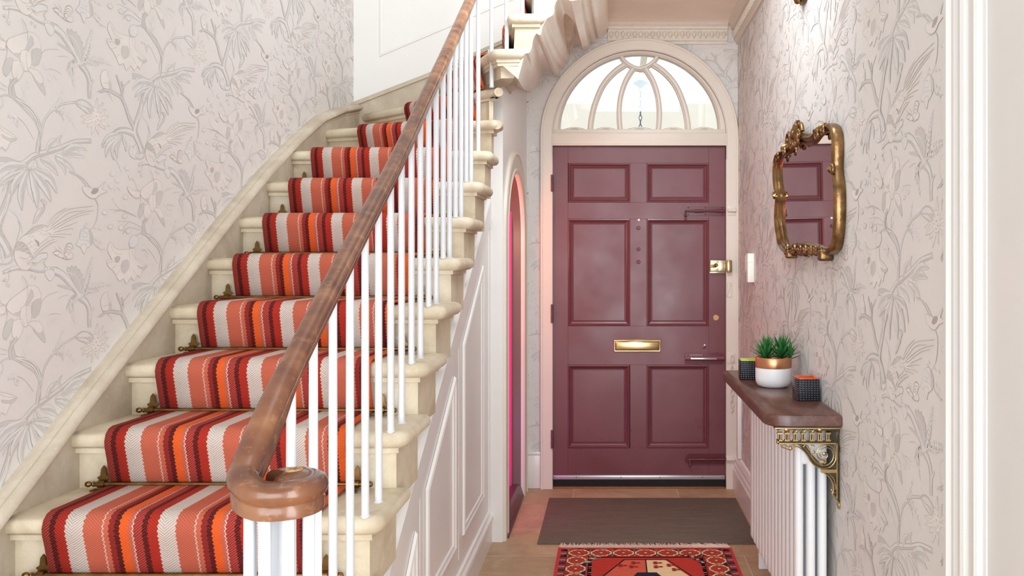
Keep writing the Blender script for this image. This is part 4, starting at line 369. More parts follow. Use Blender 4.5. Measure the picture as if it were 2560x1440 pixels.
# ------------------------------------------------------------------ wallpaper pattern (part of each papered wall's own mesh)
def ribbon(pts, w0, w1):
    n = len(pts); L = []; R = []
    for i, p in enumerate(pts):
        a = pts[max(0, i - 1)]; b = pts[min(n - 1, i + 1)]; t = (b - a)
        if t.length < 1e-9: t = Vector((1, 0))
        t.normalize(); nn = Vector((-t.y, t.x)); w = (w0 + (w1 - w0) * i / (n - 1)) / 2
        L.append(p + nn * w); R.append(p - nn * w)
    return L, R
def motif_faces():
    out = []   # (tone, layer, polygon)
    lay = 0
    for e in MOTIF:
        lay += 1; ty, tone = e[0], e[1]
        def outline(P, w=0.0011, closed=True):
            n = len(P)
            for i in range(n if closed else n - 1):
                a, b = Vector(P[i]), Vector(P[(i + 1) % n]); t = (b - a)
                if t.length < 1e-6: continue
                N = Vector((-t.y, t.x)).normalized() * w / 2; e_ = t.normalized() * w * 0.3
                out.append((2, lay + 0.5, [a + N - e_, b + N + e_, b - N + e_, a - N - e_]))
        if ty == 'L':
            pts = crm([Vector((a / 1000, b / 1000)) for a, b in e[4]], 4); w0, w1 = max(e[2], 1.3) / 1000, max(e[3], 1.0) / 1000
            l, r = ribbon(pts, w0, w1)
            for i in range(len(pts) - 1): out.append((tone, lay, [l[i], l[i + 1], r[i + 1], r[i]]))
            if w0 > 0.005 and tone < 2: outline(l, closed=False); outline(r, 0.0018, closed=False)
        elif ty == 'P':
            Q = crm([Vector((a / 1000, b / 1000)) for a, b in e[2]], 2, True); out.append((tone, lay, Q))
            if tone != 4: outline(Q)
        elif ty == 'G':
            pts = crm([Vector((a / 1000, b / 1000)) for a, b in e[3]], 4); n = len(pts); L = []; R = []; w = e[2] / 2000
            for i, p in enumerate(pts):
                a = pts[max(0, i - 1)]; b = pts[min(n - 1, i + 1)]; t = (b - a).normalized() if (b - a).length > 1e-9 else Vector((1, 0)); nn = Vector((-t.y, t.x))
                k = sin(pi * (i / (n - 1)) ** 0.8) * w * (1 + 0.18 * (i % 2)); L.append(p + nn * k); R.append(p - nn * k)
            out.append((tone, lay, L[:-1] + [pts[-1]] + R[1:-1][::-1]))
            if w > 0.004 and tone != 1: outline(L[:-1] + [pts[-1]] + R[1:-1][::-1], 0.0010)
        elif ty == 'F':
            ctrl = [Vector((a / 1000, b / 1000)) for a, b in e[4]]; lw = e[2] / 1000; n = e[3]; pts = crm(ctrl, 8); m = len(pts)
            l, r = ribbon(pts, 0.004, 0.0015)
            for i in range(1, n + 1):
                t = i / (n + 1); k = min(m - 2, int(t * (m - 1))); p = pts[k]; T = (pts[k + 1] - p).normalized()
                ln = lw * (sin(pi * min(0.97, 0.25 + 0.75 * t)) * 0.8 + 0.2)
                for sgn in (1, -1):
                    N = Vector((-T.y, T.x)) * sgn; tip = p + N * ln * 0.8 + T * ln * 0.75; w = ln * 0.26
                    mid = p + N * ln * 0.45 + T * ln * 0.18; D = (tip - p).normalized(); Q = Vector((-D.y, D.x))
                    out.append((tone, lay, [p - T * w, mid - Q * w * sgn * 0.2 - T * w * 0.6, tip, mid + T * w * 0.9, p + T * w]))
                    out.append((2, lay + 1, [p, mid + Q * 0.0007, tip, mid - Q * 0.0007]))
            for i in range(m - 1): out.append((tone, lay + 1, [l[i], l[i + 1], r[i + 1], r[i]]))
    return out
MF = motif_faces()
MAXL = max(l for _, l, _ in MF)
LA = (0.608, 0.327); LB = (0.0, 0.654)
def paper(mb, fn, u0, u1, v0, v1, warp, reject=None, tol=0.0):
    """warp maps pattern metres -> wall (u, v)"""
    for i in range(-14, 15):
        for j in range(-22, 23):
            ou = i * LA[0]; ov = i * LA[1] + j * LB[1]
            cu, cv = warp(2.55 + ou, 1.3 + ov)
            if cu < u0 - 0.6 or cu > u1 + 0.6 or cv < v0 - 0.6 or cv > v1 + 0.6: continue
            for tone, lay, poly in MF:
                pp = [warp(2.2 + p[0] + ou, 1.4 + p[1] + ov) for p in poly]
                if any(a < u0 or a > u1 or b < v0 or b > v1 for a, b in pp): continue
                if reject and any(reject(a, b) for a, b in pp): continue
                h = 0.0003 + 0.0011 * lay / MAXL
                mb.add([fn(a, b, h) for a, b in pp], [tuple(range(len(pp)))], tone + 1)

# ------------------------------------------------------------------ staircase geometry data
H = 0.1556
def Z(n): return (n + 4) * H                       # tread height of step n
def NY(n): return 2.085 + 0.243 * (n - 1)          # nosing line of the straight flight
def SF(y): return -1.45 + 0.033 * (y - 2.085)      # face of the wall string
STOP = [(0.2, -0.42), (1.2, 0.228), (2.193, 0.883), (2.338, 0.983), (2.792, 1.2785), (3.19, 1.536), (3.553, 1.760), (3.86, 1.93), (4.161, 2.075), (4.45, 2.168), (4.74, 2.235)]   # top of the wall string
# ------------------------------------------------------------------ setting
mb = MB(); mb.box(-1.7, 1.2, -2.6, 5.6, -0.12, 0.0); structure(mb.build('floor', M['floor'], smooth=0), 'worn tan flagstone floor of the hallway', 'floor')
# left papered wall
mb = MB(); mb.prism([(-2.6, 0), (5.3, 0), (5.3, 5.2), (-2.6, 5.2)], f_left, -0.08, 0.0)
def below_string(u, v):
    for (a, b), (c, d) in zip(STOP, STOP[1:]):
        if a <= u <= c: return v < b + (d - b) * (u - a) / (c - a) - 0.12
    return False
paper(mb, f_left, 1.0, 4.76, 0.3, 3.7, lambda a, b: (2.22 + (a - 2.241) * 0.944, 1.387 + (b - 1.387) * 0.99), below_string)
structure(mb.build('wall_left', WPM, smooth=0, recalc=False), 'left stair wall papered with pale grey birds and foliage', 'wall')
# right papered wall
mb = MB(); mb.prism([(-2.6, 0), (5.45, 0), (5.45, 5.2), (-2.6, 5.2)], f_right, -0.12, 0.0)
paper(mb, f_right, 1.93, 5.33, 0.15, 2.80, lambda a, b: (2.38 - (a - 2.241) * 1.08, 1.03 + (b - 1.387) * 1.08))
structure(mb.build('wall_right', WPM, smooth=0, recalc=False), 'right hallway wall papered with pale grey birds and foliage', 'wall')
# door wall with arched opening
CX, CZ = 0.166, 2.134
mb = MB()
arc = [(CX - 0.53 * cos(pi * k / 32), CZ + 0.53 * sin(pi * k / 32)) for k in range(33)]
mb.prism([(-0.62, 0), (CX - 0.53, 0)] + arc + [(CX + 0.53, 0), (0.80, 0), (0.80, 5.2), (-0.62, 5.2)], f_door, -0.14, 0.0)
def inarch(u, v): return (u - CX) ** 2 + max(0, v - CZ) ** 2 < 0.56 ** 2
paper(mb, f_door, -0.60, 0.78, 0.18, 2.76, lambda a, b: ((a - 2.30) * 0.85 - 0.2, (b - 1.4) * 0.85 + 1.35), inarch)
structure(mb.build('wall_front', WPM, smooth=0, recalc=False), 'papered wall round the arched front door', 'wall')
# white wall above the winders
mb = MB(); mb.prism([(-1.48, 2.02), (-0.56, 2.02), (-0.56, 2.40), (-0.46, 2.60), (-0.46, 5.2), (-1.48, 5.2)], f_stair, -0.08, 0.0)
P1 = [(-1.262, 2.49), (-0.50, 2.815), (-0.50, 4.6), (-1.262, 4.6)]
mb.mould(P1, [(0, 0), (0.002, 0.006), (0.010, 0.008), (0.016, 0.003), (0.024, 0.003), (0.028, -0.004)], f_stair, fill=True)
structure(mb.build('wall_stair', M['whitewall'], smooth=0.5), 'white panelled wall above the turning stairs', 'wall')
# room behind the camera and stairwell top
mb = MB(); mb.box(-1.62, 0.9, -2.62, -2.5, 0, 5.2); structure(mb.build('wall_back', M['whitewall'], smooth=0), 'plain white wall behind the viewer', 'wall')
mb = MB(); mb.box(-1.62, 0.9, -2.62, 5.46, 5.2, 5.3); structure(mb.build('ceiling', M['whitewall'], smooth=0), 'white ceiling high over the stairwell', 'ceiling')
# landing slab over the hall end (its underside is the low ceiling by the door), coved to the wall
mb = MB()
sec = [(3.95, 2.83), (5.10, 2.83), (5.20, 2.828), (5.28, 2.815), (5.32, 2.79), (5.32, 2.956), (3.95, 2.956)]
mb.loft([(-0.024, y, z) for y, z in sec], [(0.766, y, z) for y, z in sec])
structure(mb.build('ceiling_hall', M['ceil'], smooth=0.5), 'low aged cream ceiling over the front door', 'ceiling')
# cornice
def cornice_sweep(name, label, rows, A, B, inward, ornament=True):
    mb = MB(); A = Vector(A); B = Vector(B); inward = Vector(inward)
    S0 = [A + inward * d + Vector((0, 0, z)) for d, z in rows]; S1 = [B + inward * d + Vector((0, 0, z)) for d, z in rows]
    mb.loft(S0, S1)
    n = int((B - A).length / 0.036); T = (B - A).normalized()
    if ornament:
        for i in range(n):
            p = A + T * (0.018 + i * 0.036) + Vector((0, 0, 2.757)) + inward * 0.026
            mb.sphere(p, 0.014, 8, sx=0.9, sy=0.9, sz=1.35); mb.sphere(p + T * 0.018 + Vector((0, 0, 0.004)), 0.006, 6, sz=2.2)
            mb.sphere(p + Vector((0, 0, -0.022)) + inward * 0.002, 0.005, 6)
    structure(mb.build(name, M['cornice'], smooth=0.7), label, 'cornice')
rows = [(0, 2.70), (0.012, 2.70), (0.014, 2.715), (0.022, 2.72), (0.022, 2.735), (0.030, 2.785), (0.040, 2.787), (0.042, 2.80), (0.062, 2.812), (0.070, 2.83), (0, 2.83)]
cornice_sweep('trim_1', 'plaster cornice with egg ornament above the door arch', rows, (-0.024, YD, 0), (0.70, YD, 0), (0, -1, 0))
cornice_sweep('trim_2', 'plaster cornice running along the right wall top', rows, (XR, YD - 0.01, 0), (XR, 3.95, 0), (-1, 0, 0))
# right wall skirting
mb = MB()
sec = [(0, 0), (0.036, 0), (0.036, 0.125), (0.028, 0.14), (0.030, 0.152), (0.020, 0.168), (0.022, 0.18), (0.010, 0.205), (0, 0.212)]
mb.loft([(XR - h, 5.32, z) for h, z in sec], [(XR - h, 1.95, z) for h, z in sec])
structure(mb.build('baseboard_right', M['panel'], smooth=0.4), 'tall moulded cream skirting along the right wall', 'baseboard')
# pipe strip
mb = MB(); mb.box(0.742, XR, 5.16, 5.20, 0.212, 0.62, 0.004); structure(mb.build('trim_3', M['white'], smooth=0.5), 'narrow white vertical batten above right skirting', 'trim')
# architrave of the near opening on the right wall
mb = MB()
prof = [(1.950, 0), (1.945, 0.022), (1.930, 0.034), (1.915, 0.034), (1.905, 0.026), (1.893, 0.026), (1.885, 0.020), (1.862, 0.018), (1.858, 0.026), (1.848, 0.030), (1.838, 0.026), (1.832, 0.018), (1.80, 0.016), (1.797, 0.022), (1.788, 0.026), (1.780, 0.022), (1.777, 0.012), (1.765, 0.010), (1.760, 0.0)]
mb.prism([(u, h) for u, h in prof], lambda a, b, h: (XR - b, a, h), 0, 3.6)
mb.box(XR - 0.008, XR, 0.9, 1.76, 0, 3.6)
structure(mb.build('trim_4', M['archi'], smooth=0.4), 'fluted cream architrave at the right edge', 'architrave')

# ------------------------------------------------------------------ understair panelling
mb = MB()
def rake(y): return 0.65 + 0.58 * (y - 2.5)
bodyp = [(0.3, 0), (4.34, 0), (4.34, 2.2), (3.9, 1.95), (0.9, 0.02)]
mb.prism([(0.3, 0), (4.32, 0), (4.32, 2.12), (3.9, 1.76), (1.2, 0.03), (0.3, 0.02)], f_side, -0.05, 0)
mb.prism([(1.4, rake(1.4) - 0.11), (4.32, rake(4.32) - 0.11), (4.32, rake(4.32)), (1.4, rake(1.4))], f_side, 0, 0.016)
prof = [(0, 0.001), (0.004, 0.010), (0.014, 0.013), (0.020, 0.008), (0.030, 0.006), (0.038, -0.006), (0.040, -0.012)]
for a, b in ((3.55, 4.10), (2.85, 3.37), (2.14, 2.70), (1.6, 2.05)):
    t0 = rake(a) - 0.21; t1 = rake(b) - 0.21
    if t0 < 0.3: mb.mould([(a + 0.2, 0.27), (b, 0.27), (b, t1)], prof, f_side)
    else: mb.mould([(a, 0.27), (b, 0.27), (b, t1), (a, t0)], prof, f_side)
for y in (3.47, 2.77): mb.box(-0.61, -0.6085, y, y + 0.003, 0.2, rake(y) - 0.12)
structure(mb.build('wall_understair', M['panel'], smooth=0.35), 'grey cream panelled wall below the staircase', 'wall')
mb = MB(); sec = [(0, 0), (0.020, 0), (0.020, 0.11), (0.026, 0.115), (0.024, 0.132), (0.014, 0.14), (0.010, 0.152), (0, 0.155)]
mb.loft([(-0.61 + h, 4.31, z) for h, z in sec], [(-0.61 + h, 0.9, z) for h, z in sec])
structure(mb.build('baseboard_left', M['panel'], smooth=0.4), 'grey cream skirting below the staircase panelling', 'baseboard')
# arch wall (slightly out of parallel), with arched doorway
def f_arch(u, v, h):
    t = (u - 4.31) / 1.01; return (-0.538 + 0.018 * t + h, u, v)
mb = MB()
AC, AZ, AR = 4.78, 1.515, 0.345
arc = [(AC + AR * cos(pi * k / 24), AZ + AR * sin(pi * k / 24)) for k in range(25)]
mb.prism([(4.31, 0), (4.31, 2.43), (5.33, 2.45), (5.33, 0), (AC + AR, 0)] + arc + [(AC - AR, 0)], f_arch, -0.075, 0)
mb.box(-0.60, -0.5385, 4.302, 4.34, 0, 2.40)
structure(mb.build('wall_arch', M['panel'], smooth=0.5), 'cream wall with the narrow arched doorway', 'wall')
# moulding round the arched doorway
mb = MB()
path = [(AC + AR, 0)] + arc + [(AC - AR, 0)]
prof = [(0.0, 0.0), (0.0, 0.012), (0.02, 0.016), (0.03, 0.010), (0.045, 0.012), (0.10, 0.012), (0.105, 0.018), (0.118, 0.014), (0.120, 0.0)]
vs = []
for (y, z) in path:
    d = Vector((y - AC, max(0, z - AZ))); d = d.normalized() if d.length else Vector((1, 0))
    for o_, h in prof: vs.append(f_arch(y + d.x * o_, z + d.y * o_, h))
n = len(prof); fs = [(i * n + k, (i + 1) * n + k, (i + 1) * n + k + 1, i * n + k + 1) for i in range(len(path) - 1) for k in range(n - 1)]
mb.add(vs, fs); structure(mb.build('trim_5', M['frame'], smooth=0.5), 'cream moulding round the narrow arched doorway', 'trim')
# dark inner lining of the doorway
mb = MB(); vs = []
lp = [(AC + AR, 0.0)] + arc + [(AC - AR, 0.0)]
for (y, z) in lp:
    d = Vector((y - AC, max(0, z - AZ))).normalized()
    for o_, h in ((0.002, -0.010), (-0.002, -0.012), (-0.002, -0.085), (0.05, -0.085)): vs.append(f_arch(y + d.x * o_, z + d.y * o_, h))
mb.add(vs, [(i * 4 + k, (i + 1) * 4 + k, (i + 1) * 4 + k + 1, i * 4 + k + 1) for i in range(len(lp) - 1) for k in range(3)])
structure(mb.build('trim_6', M['reveal'], smooth=0.5), 'dark taupe lining inside the arched doorway', 'trim')
# cupboard interior
mb = MB(); mb.box(-1.48, -0.585, 5.085, 5.105, 0, 2.0); structure(mb.build('wall_cupboard', M['pinkwall'], smooth=0), 'bright pink back wall inside the arched doorway', 'wall')
mb = MB(); mb.box(-1.41, -1.39, 4.36, 5.10, 0, 2.0); mb.box(-1.48, -0.6, 4.34, 4.36, 0, 2.0); mb.box(-1.48, -0.6, 4.36, 5.085, 1.99, 2.01)
structure(mb.build('wall_cupboard_side', M['pinkwall'], smooth=0), 'pink side walls inside the cupboard', 'wall')
mb = MB()
mb.prism([(4.36, 0), (5.30, 0), (5.30, 0.012), (4.36, 0.012)], lambda u, v, h: (h, u, v), -0.60, -0.515)
sec = [(-0.600, 0), (-0.545, 0), (-0.530, 0.012), (-0.545, 0.06), (-0.56, 0.075), (-0.60, 0.075)]
mb.loft([(x, 4.40, z) for x, z in sec], [(x + 0.012, 5.20, z) for x, z in sec])
structure(mb.build('trim_7', M['maroonwood'], smooth=0.4), 'maroon wooden threshold of the arched doorway', 'threshold')
mb = MB()
bm = bmesh.new(); bmesh.ops.create_icosphere(bm, subdivisions=4, radius=1)
for v in bm.verts:
    c = v.co; k = 1 + 0.13 * sin(9 * c.x + 4 * c.z) * cos(7 * c.y) + 0.07 * sin(21 * c.z + 13 * c.y); v.co = c * k
mb.bm(bm, 0, Matrix.Translation((-0.69, 4.98, 0.085)) @ Matrix.Diagonal((0.07, 0.08, 0.085, 1)))
tag(mb.build('plastic_bag', M['bag'], smooth=1.2), 'crumpled dark plastic bag on the floor just inside the arched doorway', 'bag')
# ------------------------------------------------------------------ staircase
stair = empty('staircase', (-1.0, 1.0, 0), 'cream stone staircase turning right and crossing over in front of the door arch', 'staircase')
def slab(mb, poly, z1, th=0.046, r=0.022, mi=0):
    if area2(poly) < 0: poly = poly[::-1]
    rings = []
    for k in range(7):
        a = -pi / 2 + pi * k / 6; rings.append((r * (1 - cos(a)), z1 - th / 2 + th / 2 * sin(a)))
    rings = [(r + 0.002, z1 - th)] + rings + [(r + 0.002, z1)]
    n = len(poly); vs = []
    for d, z in rings: vs += [(p[0], p[1], z) for p in inset(poly, d)]
    fs = [(j * n + i, j * n + (i + 1) % n, (j + 1) * n + (i + 1) % n, (j + 1) * n + i) for j in range(8) for i in range(n)]
    fs += [tuple(range(n))[::-1], tuple(range(8 * n, 9 * n))]; mb.add(vs, fs, mi)
def vprism(mb, poly, z0, z1, mi=0): mb.prism(poly, lambda a, b, h: (a, b, h), z0, z1, mi)
def step(n):
    mb = MB(); z = Z(n)
    if n <= 8:
        xe = -0.55 + 0.0045 * (n - 1); y0 = NY(n); y1 = (NY(n + 1) if n < 8 else 3.95) + 0.06; xw = SF(y0) - 0.03
        p = [(xe, y0), (xe, y1), (xw, y1 if n < 8 else 4.32), (xw, y0)]
        slab(mb, fillet(p, [0.045, 0.0, 0, 0], 5), z)
        ye = (NY(n + 1) if n < 8 else 3.96) + 0.05
        vprism(mb, [(xe - 0.028, y0 + 0.018), (xe - 0.028, ye), (xw, ye), (xw, y0 + 0.018)], z - 0.058, z - 0.044)
        vprism(mb, [(xe - 0.038, y0 + 0.035), (xe - 0.038, ye), (xw, ye), (xw, y0 + 0.035)], z - H - 0.04, z - 0.056)
    else:
        polys = {9: [(-0.51, 3.90), (-0.51, 4.05), (-1.40, 4.755), (-1.42, 4.22)],
                 10: [(-0.51, 3.95), (-0.53, 4.02), (-0.92, 4.755), (-1.40, 4.755)],
                 11: [(-0.53, 3.88), (-0.387, 3.87), (-0.42, 4.2), (-0.54, 4.755), (-0.98, 4.755)],
                 12: [(-0.465, 3.87), (-0.295, 3.87), (-0.46, 5.315), (-0.515, 5.315), (-0.58, 4.76)],
                 13: [(-0.385, 3.87), (-0.11, 3.87), (-0.26, 5.315), (-0.52, 5.315)],
                 14: [(-0.20, 3.87), (-0.03, 3.87), (-0.13, 5.315), (-0.34, 5.315)]}
        p = polys[n]; slab(mb, fillet(p, [0.035] * 2 + [0] * (len(p) - 2)), z)
        q = p if area2(p) > 0 else p[::-1]
        vprism(mb, inset(q, 0.022), z - 0.060, z - 0.044); 
        if n <= 10: vprism(mb, inset(q, 0.036), z - H - 0.02, z - 0.058)
        elif n == 11: vprism(mb, [(-0.50, 3.93), (-0.44, 3.925), (-0.47, 4.05), (-0.62, 4.30), (-0.90, 4.74), (-0.96, 4.74)], z - H + 0.03, z - 0.058); vprism(mb, inset(q, 0.028), z - 0.075, z - 0.058)
        if n == 9: mb.tube([(-0.515, 3.92, z - 0.024), (-0.517, 4.0, z - 0.024)], 0.021, 12, mi=1)
        if n == 10: mb.tube([(-0.515, 3.97, z - 0.024), (-0.53, 4.02, z - 0.024)], 0.021, 12, mi=1)
    mb.build('step', [M['stone'], M['worn']], stair, smooth=0.7)
for n in range(-3, 15): step(n)
# moulded underside of the upper flight
A_ = [(-0.50, 2.27), (-0.42, 2.20), (-0.396, 2.292), (-0.389, 2.313), (-0.371, 2.318), (-0.36, 2.338), (-0.352, 2.38), (-0.339, 2.405), (-0.323, 2.396), (-0.318, 2.40), (-0.312, 2.43), (-0.305, 2.445), (-0.297, 2.462),
      (-0.289, 2.473), (-0.262, 2.49), (-0.257, 2.53), (-0.238, 2.56), (-0.208, 2.558), (-0.184, 2.55), (-0.143, 2.555), (-0.140, 2.582), (-0.121, 2.58), (-0.110, 2.605), (-0.098, 2.60), (-0.06, 2.61), (-0.035, 2.65), (-0.024, 2.72), (-0.024, 2.83)]
B_ = [(-0.56, 2.42), (-0.517, 2.417), (-0.49, 2.412), (-0.456, 2.441), (-0.434, 2.485), (-0.42, 2.522), (-0.40, 2.539), (-0.366, 2.534), (-0.349, 2.51), (-0.322, 2.50), (-0.312, 2.546), (-0.29, 2.554), (-0.28, 2.583),
      (-0.276, 2.583), (-0.256, 2.615), (-0.239, 2.668), (-0.22, 2.698), (-0.188, 2.685), (-0.171, 2.656), (-0.139, 2.673), (-0.129, 2.71), (-0.102, 2.71), (-0.093, 2.746), (-0.085, 2.739), (-0.073, 2.739), (-0.041, 2.761), (-0.024, 2.795), (-0.024, 2.83)]
TOPA = [(-0.024, 2.94), (-0.026, 2.94), (-0.026, 2.79), (-0.165, 2.79), (-0.165, 2.62), (-0.35, 2.62), (-0.35, 2.47), (-0.432, 2.47), (-0.44, 2.32), (-0.50, 2.32)]
TOPB = [(-0.024, 2.94), (-0.15, 2.94), (-0.15, 2.79), (-0.33, 2.79), (-0.33, 2.64), (-0.50, 2.64), (-0.50, 2.50), (-0.55, 2.50), (-0.555, 2.48), (-0.56, 2.46)]
def belly(P):   # rounded swellings between the hard ribs
    hard = {1, 2, 7, 8, 9, 10, 11, 12, 13, 18, 19, 20, 21, 22, 23}
    out = []; n = len(P)
    for i in range(n - 1):
        a, b = Vector(P[i]), Vector(P[i + 1]); out.append(a)
        p0 = Vector(P[i - 1]) if i > 0 and i not in hard else a; p3 = Vector(P[i + 2]) if i + 2 < n and (i + 1) not in hard else b
        for k in (1, 2, 3):
            t = k / 4; out.append(0.5 * ((2 * a) + (b - p0) * t + (2 * p0 - 5 * a + 4 * b - p3) * t * t + (3 * a - p0 - 3 * b + p3) * t ** 3))
    out.append(Vector(P[-1])); return out
a_, b_ = belly(A_), belly(B_)
mb = MB(); nsec = 9; secs = []
for k in range(nsec + 1):
    t = k / nsec; y = 3.905 + (5.322 - 3.905) * t; sag = 0.012 * sin(pi * t)
    secs.append([(p.x * (1 - t) + q.x * t, y, p.y * (1 - t) + q.y * t - sag) for p, q in zip(a_, b_)] + [(p[0] * (1 - t) + q[0] * t, y, p[1] * (1 - t) + q[1] * t) for p, q in zip(TOPA, TOPB)])
n = len(secs[0]); vs = [p for s_ in secs for p in s_]
fs = [(k * n + i, (k + 1) * n + i, (k + 1) * n + (i + 1) % n, k * n + (i + 1) % n) for k in range(nsec) for i in range(n)]
fs += [tuple(range(nsec * n, (nsec + 1) * n))[::-1]]
mb.add(vs, fs); mb.add(secs[0], [tuple(range(n))], 1); mb.build('moulded_soffit', [M['soffit'], M['stone']], stair, smooth=0.75)['label'] = 'glossy cream scalloped underside of the upper flight'
# wall string with its rounded capping
mb = MB()
for i in range(len(STOP) - 1):
    (u0, v0), (u1, v1) = STOP[i], STOP[i + 1]
    for (hh0, hh1, off0, off1) in ((0, 0, 0.035, 0.62),):
        P = [(u0, v0 - off0), (u1, v1 - off0), (u1, v1 - off1), (u0, v0 - off1)]
        mb.add([(xl(a) - 0.002, a, b) for a, b in P] + [(SF(a), a, b) for a, b in P], [(0, 1, 2, 3), (4, 7, 6, 5), (0, 4, 5, 1), (1, 5, 6, 2), (2, 6, 7, 3), (3, 7, 4, 0)])
cap = [(0, 0), (0.006, -0.006), (0.012, 0.0), (0.024, -0.002), (0.034, -0.012), (0.035, -0.022), (0.026, -0.031), (0.012, -0.033), (0.012, -0.040), (0.018, -0.046), (0.008, -0.056), (0, -0.058)]
vs = []
for (u, v) in STOP:
    e = SF(u) - xl(u) - 0.014; X0_ = xl(u)
    vs += [(X0_, u, v), (X0_ + e * 0.5, u, v + 0.002)] + [(X0_ + e + h, u, v + 0.002 + z) for h, z in cap] + [(X0_, u, v - 0.05)]
n = len(cap) + 3; k = len(STOP)
mb.add(vs, [(i * n + j, (i + 1) * n + j, (i + 1) * n + (j + 1) % n, i * n + (j + 1) % n) for i in range(k - 1) for j in range(n)] + [tuple(range(n)), tuple(range((k - 1) * n, k * n))[::-1]])
mb.build('wall_string', M['string'], stair, smooth=0.8)
# string along the white wall
mb = MB(); ST2 = [(-1.405, 2.235), (-1.005, 2.39), (-0.606, 2.568), (-0.58, 2.58)]
for (a, b), (c, d) in zip(ST2, ST2[1:]):
    P = [(a, b), (c, d), (c, d - 0.5), (a, b - 0.5)]; mb.prism(P, f_stair, 0, 0.030)
    P = [(a, b), (c, d), (c, d - 0.022), (a, b - 0.022)]; mb.prism(P, f_stair, 0.030, 0.042)
mb.build('wall_string', M['string'], stair, smooth=0.5)

# ------------------------------------------------------------------ carpet runner
def nose_pts(n):
    if n <= 8: return Vector((-1.35 + 0.007 * (n - 1), NY(n))), Vector((-0.708, NY(n)))
    d = {9: ((-1.20, 4.149), (-0.67, 3.96)), 10: ((-1.04, 4.43), (-0.64, 4.074)), 11: ((-0.87, 4.52), (-0.61, 4.04)), 12: ((-0.555, 4.55), (-0.495, 4.09)), 13: ((-0.458, 4.65), (-0.407, 4.10)), 14: ((-0.28, 4.7), (-0.22, 4.1))}[n]
    return Vector(d[0]), Vector(d[1])
secs = []; v = 0.0; last = None; NU = 6
def addsec(Lp, Rp, zz):
    global v, last
    a = Vector((*Lp, zz)); b = Vector((*Rp, zz)); m = (a + b) / 2
    if last is not None: v += (m - last).length
    last = m; secs.append((a, b, v))
for n in range(-2, 14):
    L_, R_ = nose_pts(n); bk = (L_ - R_).normalized(); bk = Vector((bk.y, -bk.x)); z = Z(n); zb = Z(n - 1)
    o = lambda d: (L_ + bk * d, R_ + bk * d)
    for d, zz in ((0.024, zb + 0.010), (0.016, zb + 0.03), (0.006, zb + 0.062), (-0.004, z - 0.055), (-0.010, z - 0.036), (-0.012, z - 0.020), (-0.007, z - 0.005), (0.004, z + 0.005), (0.020, z + 0.009)):
        a, b = o(d); addsec(a, b, zz)
    if n < 13:
        L2, R2 = nose_pts(n + 1); b2 = (L2 - R2).normalized(); b2 = Vector((b2.y, -b2.x)); L2 = L2 + b2 * 0.022; R2 = R2 + b2 * 0.022
        L0, R0 = o(0.020)
        for t in (0.25, 0.5, 0.75, 0.95): addsec(L0 * (1 - t) + L2 * t, R0 * (1 - t) + R2 * t, z + 0.0085)
mb = MB(); vs = []; uvs = []
for a, b, vv in secs:
    for k in range(NU + 1):
        t = k / NU; vs.append(a * (1 - t) + b * t); uvs.append((t * 0.640, vv))
w = NU + 1
mb.add(vs, [(i * w + k, i * w + k + 1, (i + 1) * w + k + 1, (i + 1) * w + k) for i in range(len(secs) - 1) for k in range(NU)], 0, uvs)
run = mb.build('stair_runner', M['runner'], smooth=1.4)
sm = run.modifiers.new('thickness', 'SOLIDIFY'); sm.thickness = 0.007; sm.offset = 1
tag(run, 'red, orange and cream striped herringbone carpet runner laid down the stone stairs', 'stair carpet')

# ------------------------------------------------------------------ stair rods
def make_rod():
    r = empty('stair_rod', (0, 0, 0), 'x', 'stair rod'); ORIG.add(r.name)
    mb = MB(); mb.tube([(-0.36, 0, 0), (0.36, 0, 0)], 0.0066, 12); o = mb.build('bar', M['brass'], r); ORIG.add(o.name)
    for s in (-1, 1):
        mb = MB(); mb.lathe([(0.0062, 0), (0.0075, s * 0.002), (0.0045, s * 0.006), (0.004, s * 0.008), (0.0078, s * 0.013), (0.0085, s * 0.017), (0.006, s * 0.023), (0.0005, s * 0.025)], (s * 0.36, 0, 0), 12, axis='x')
        o = mb.build('finial', M['brass'], r); ORIG.add(o.name)
        mb = MB(); x = s * 0.340
        mb.tube([(x - 0.009, 0, 0), (x + 0.009, 0, 0)], 0.0105, 12)
        mb.prism([(-0.006, -0.008), (0.006, -0.008), (0.008, 0.006), (0.017, 0.016), (0.008, 0.022), (0.006, 0.040), (0, 0.048), (-0.006, 0.040), (-0.008, 0.022), (-0.017, 0.016), (-0.008, 0.006)], lambda a, b, h: (x + a, h, b), 0.006, 0.012)
        mb.prism([(-0.010, -0.010), (0.010, -0.010), (0.012, -0.03), (0.0, -0.022), (-0.012, -0.03)], lambda a, b, h: (x + a, b * 1.0 - 0.006, h - 0.012), 0.0, 0.005)
        o = mb.build('bracket', M['brass'], r); ORIG.add(o.name)
    return r
rod0 = make_rod()
names = ['lowest', 'second', 'third', 'fourth', 'fifth', 'sixth', 'seventh', 'eighth', 'ninth', 'tenth', 'eleventh']
for i, n in enumerate(range(0, 10)):
    r = rod0 if i == 0 else copy_tree(rod0)
    L2, R2 = nose_pts(n + 1); b2 = (L2 - R2).normalized(); b2 = Vector((b2.y, -b2.x)); m = (L2 + R2) / 2 + b2 * 0.005
    if n < 8: m = Vector((-1.028 + 0.004 * n, NY(n + 1) + 0.007))
    r.location = (m.x, m.y, Z(n) + 0.017 if n < 8 else Z(n) + 0.018); d = R2 - L2; r.rotation_euler = (0, 0, atan2(d.y, d.x))
    if n >= 8: r.scale = (0.8 if n == 8 else 0.6, 1, 1)
    r['label'] = 'antique brass stair rod with ball finials, %s rod up from the bottom' % names[i]
    r['group'] = 'brass rods holding the stair runner'

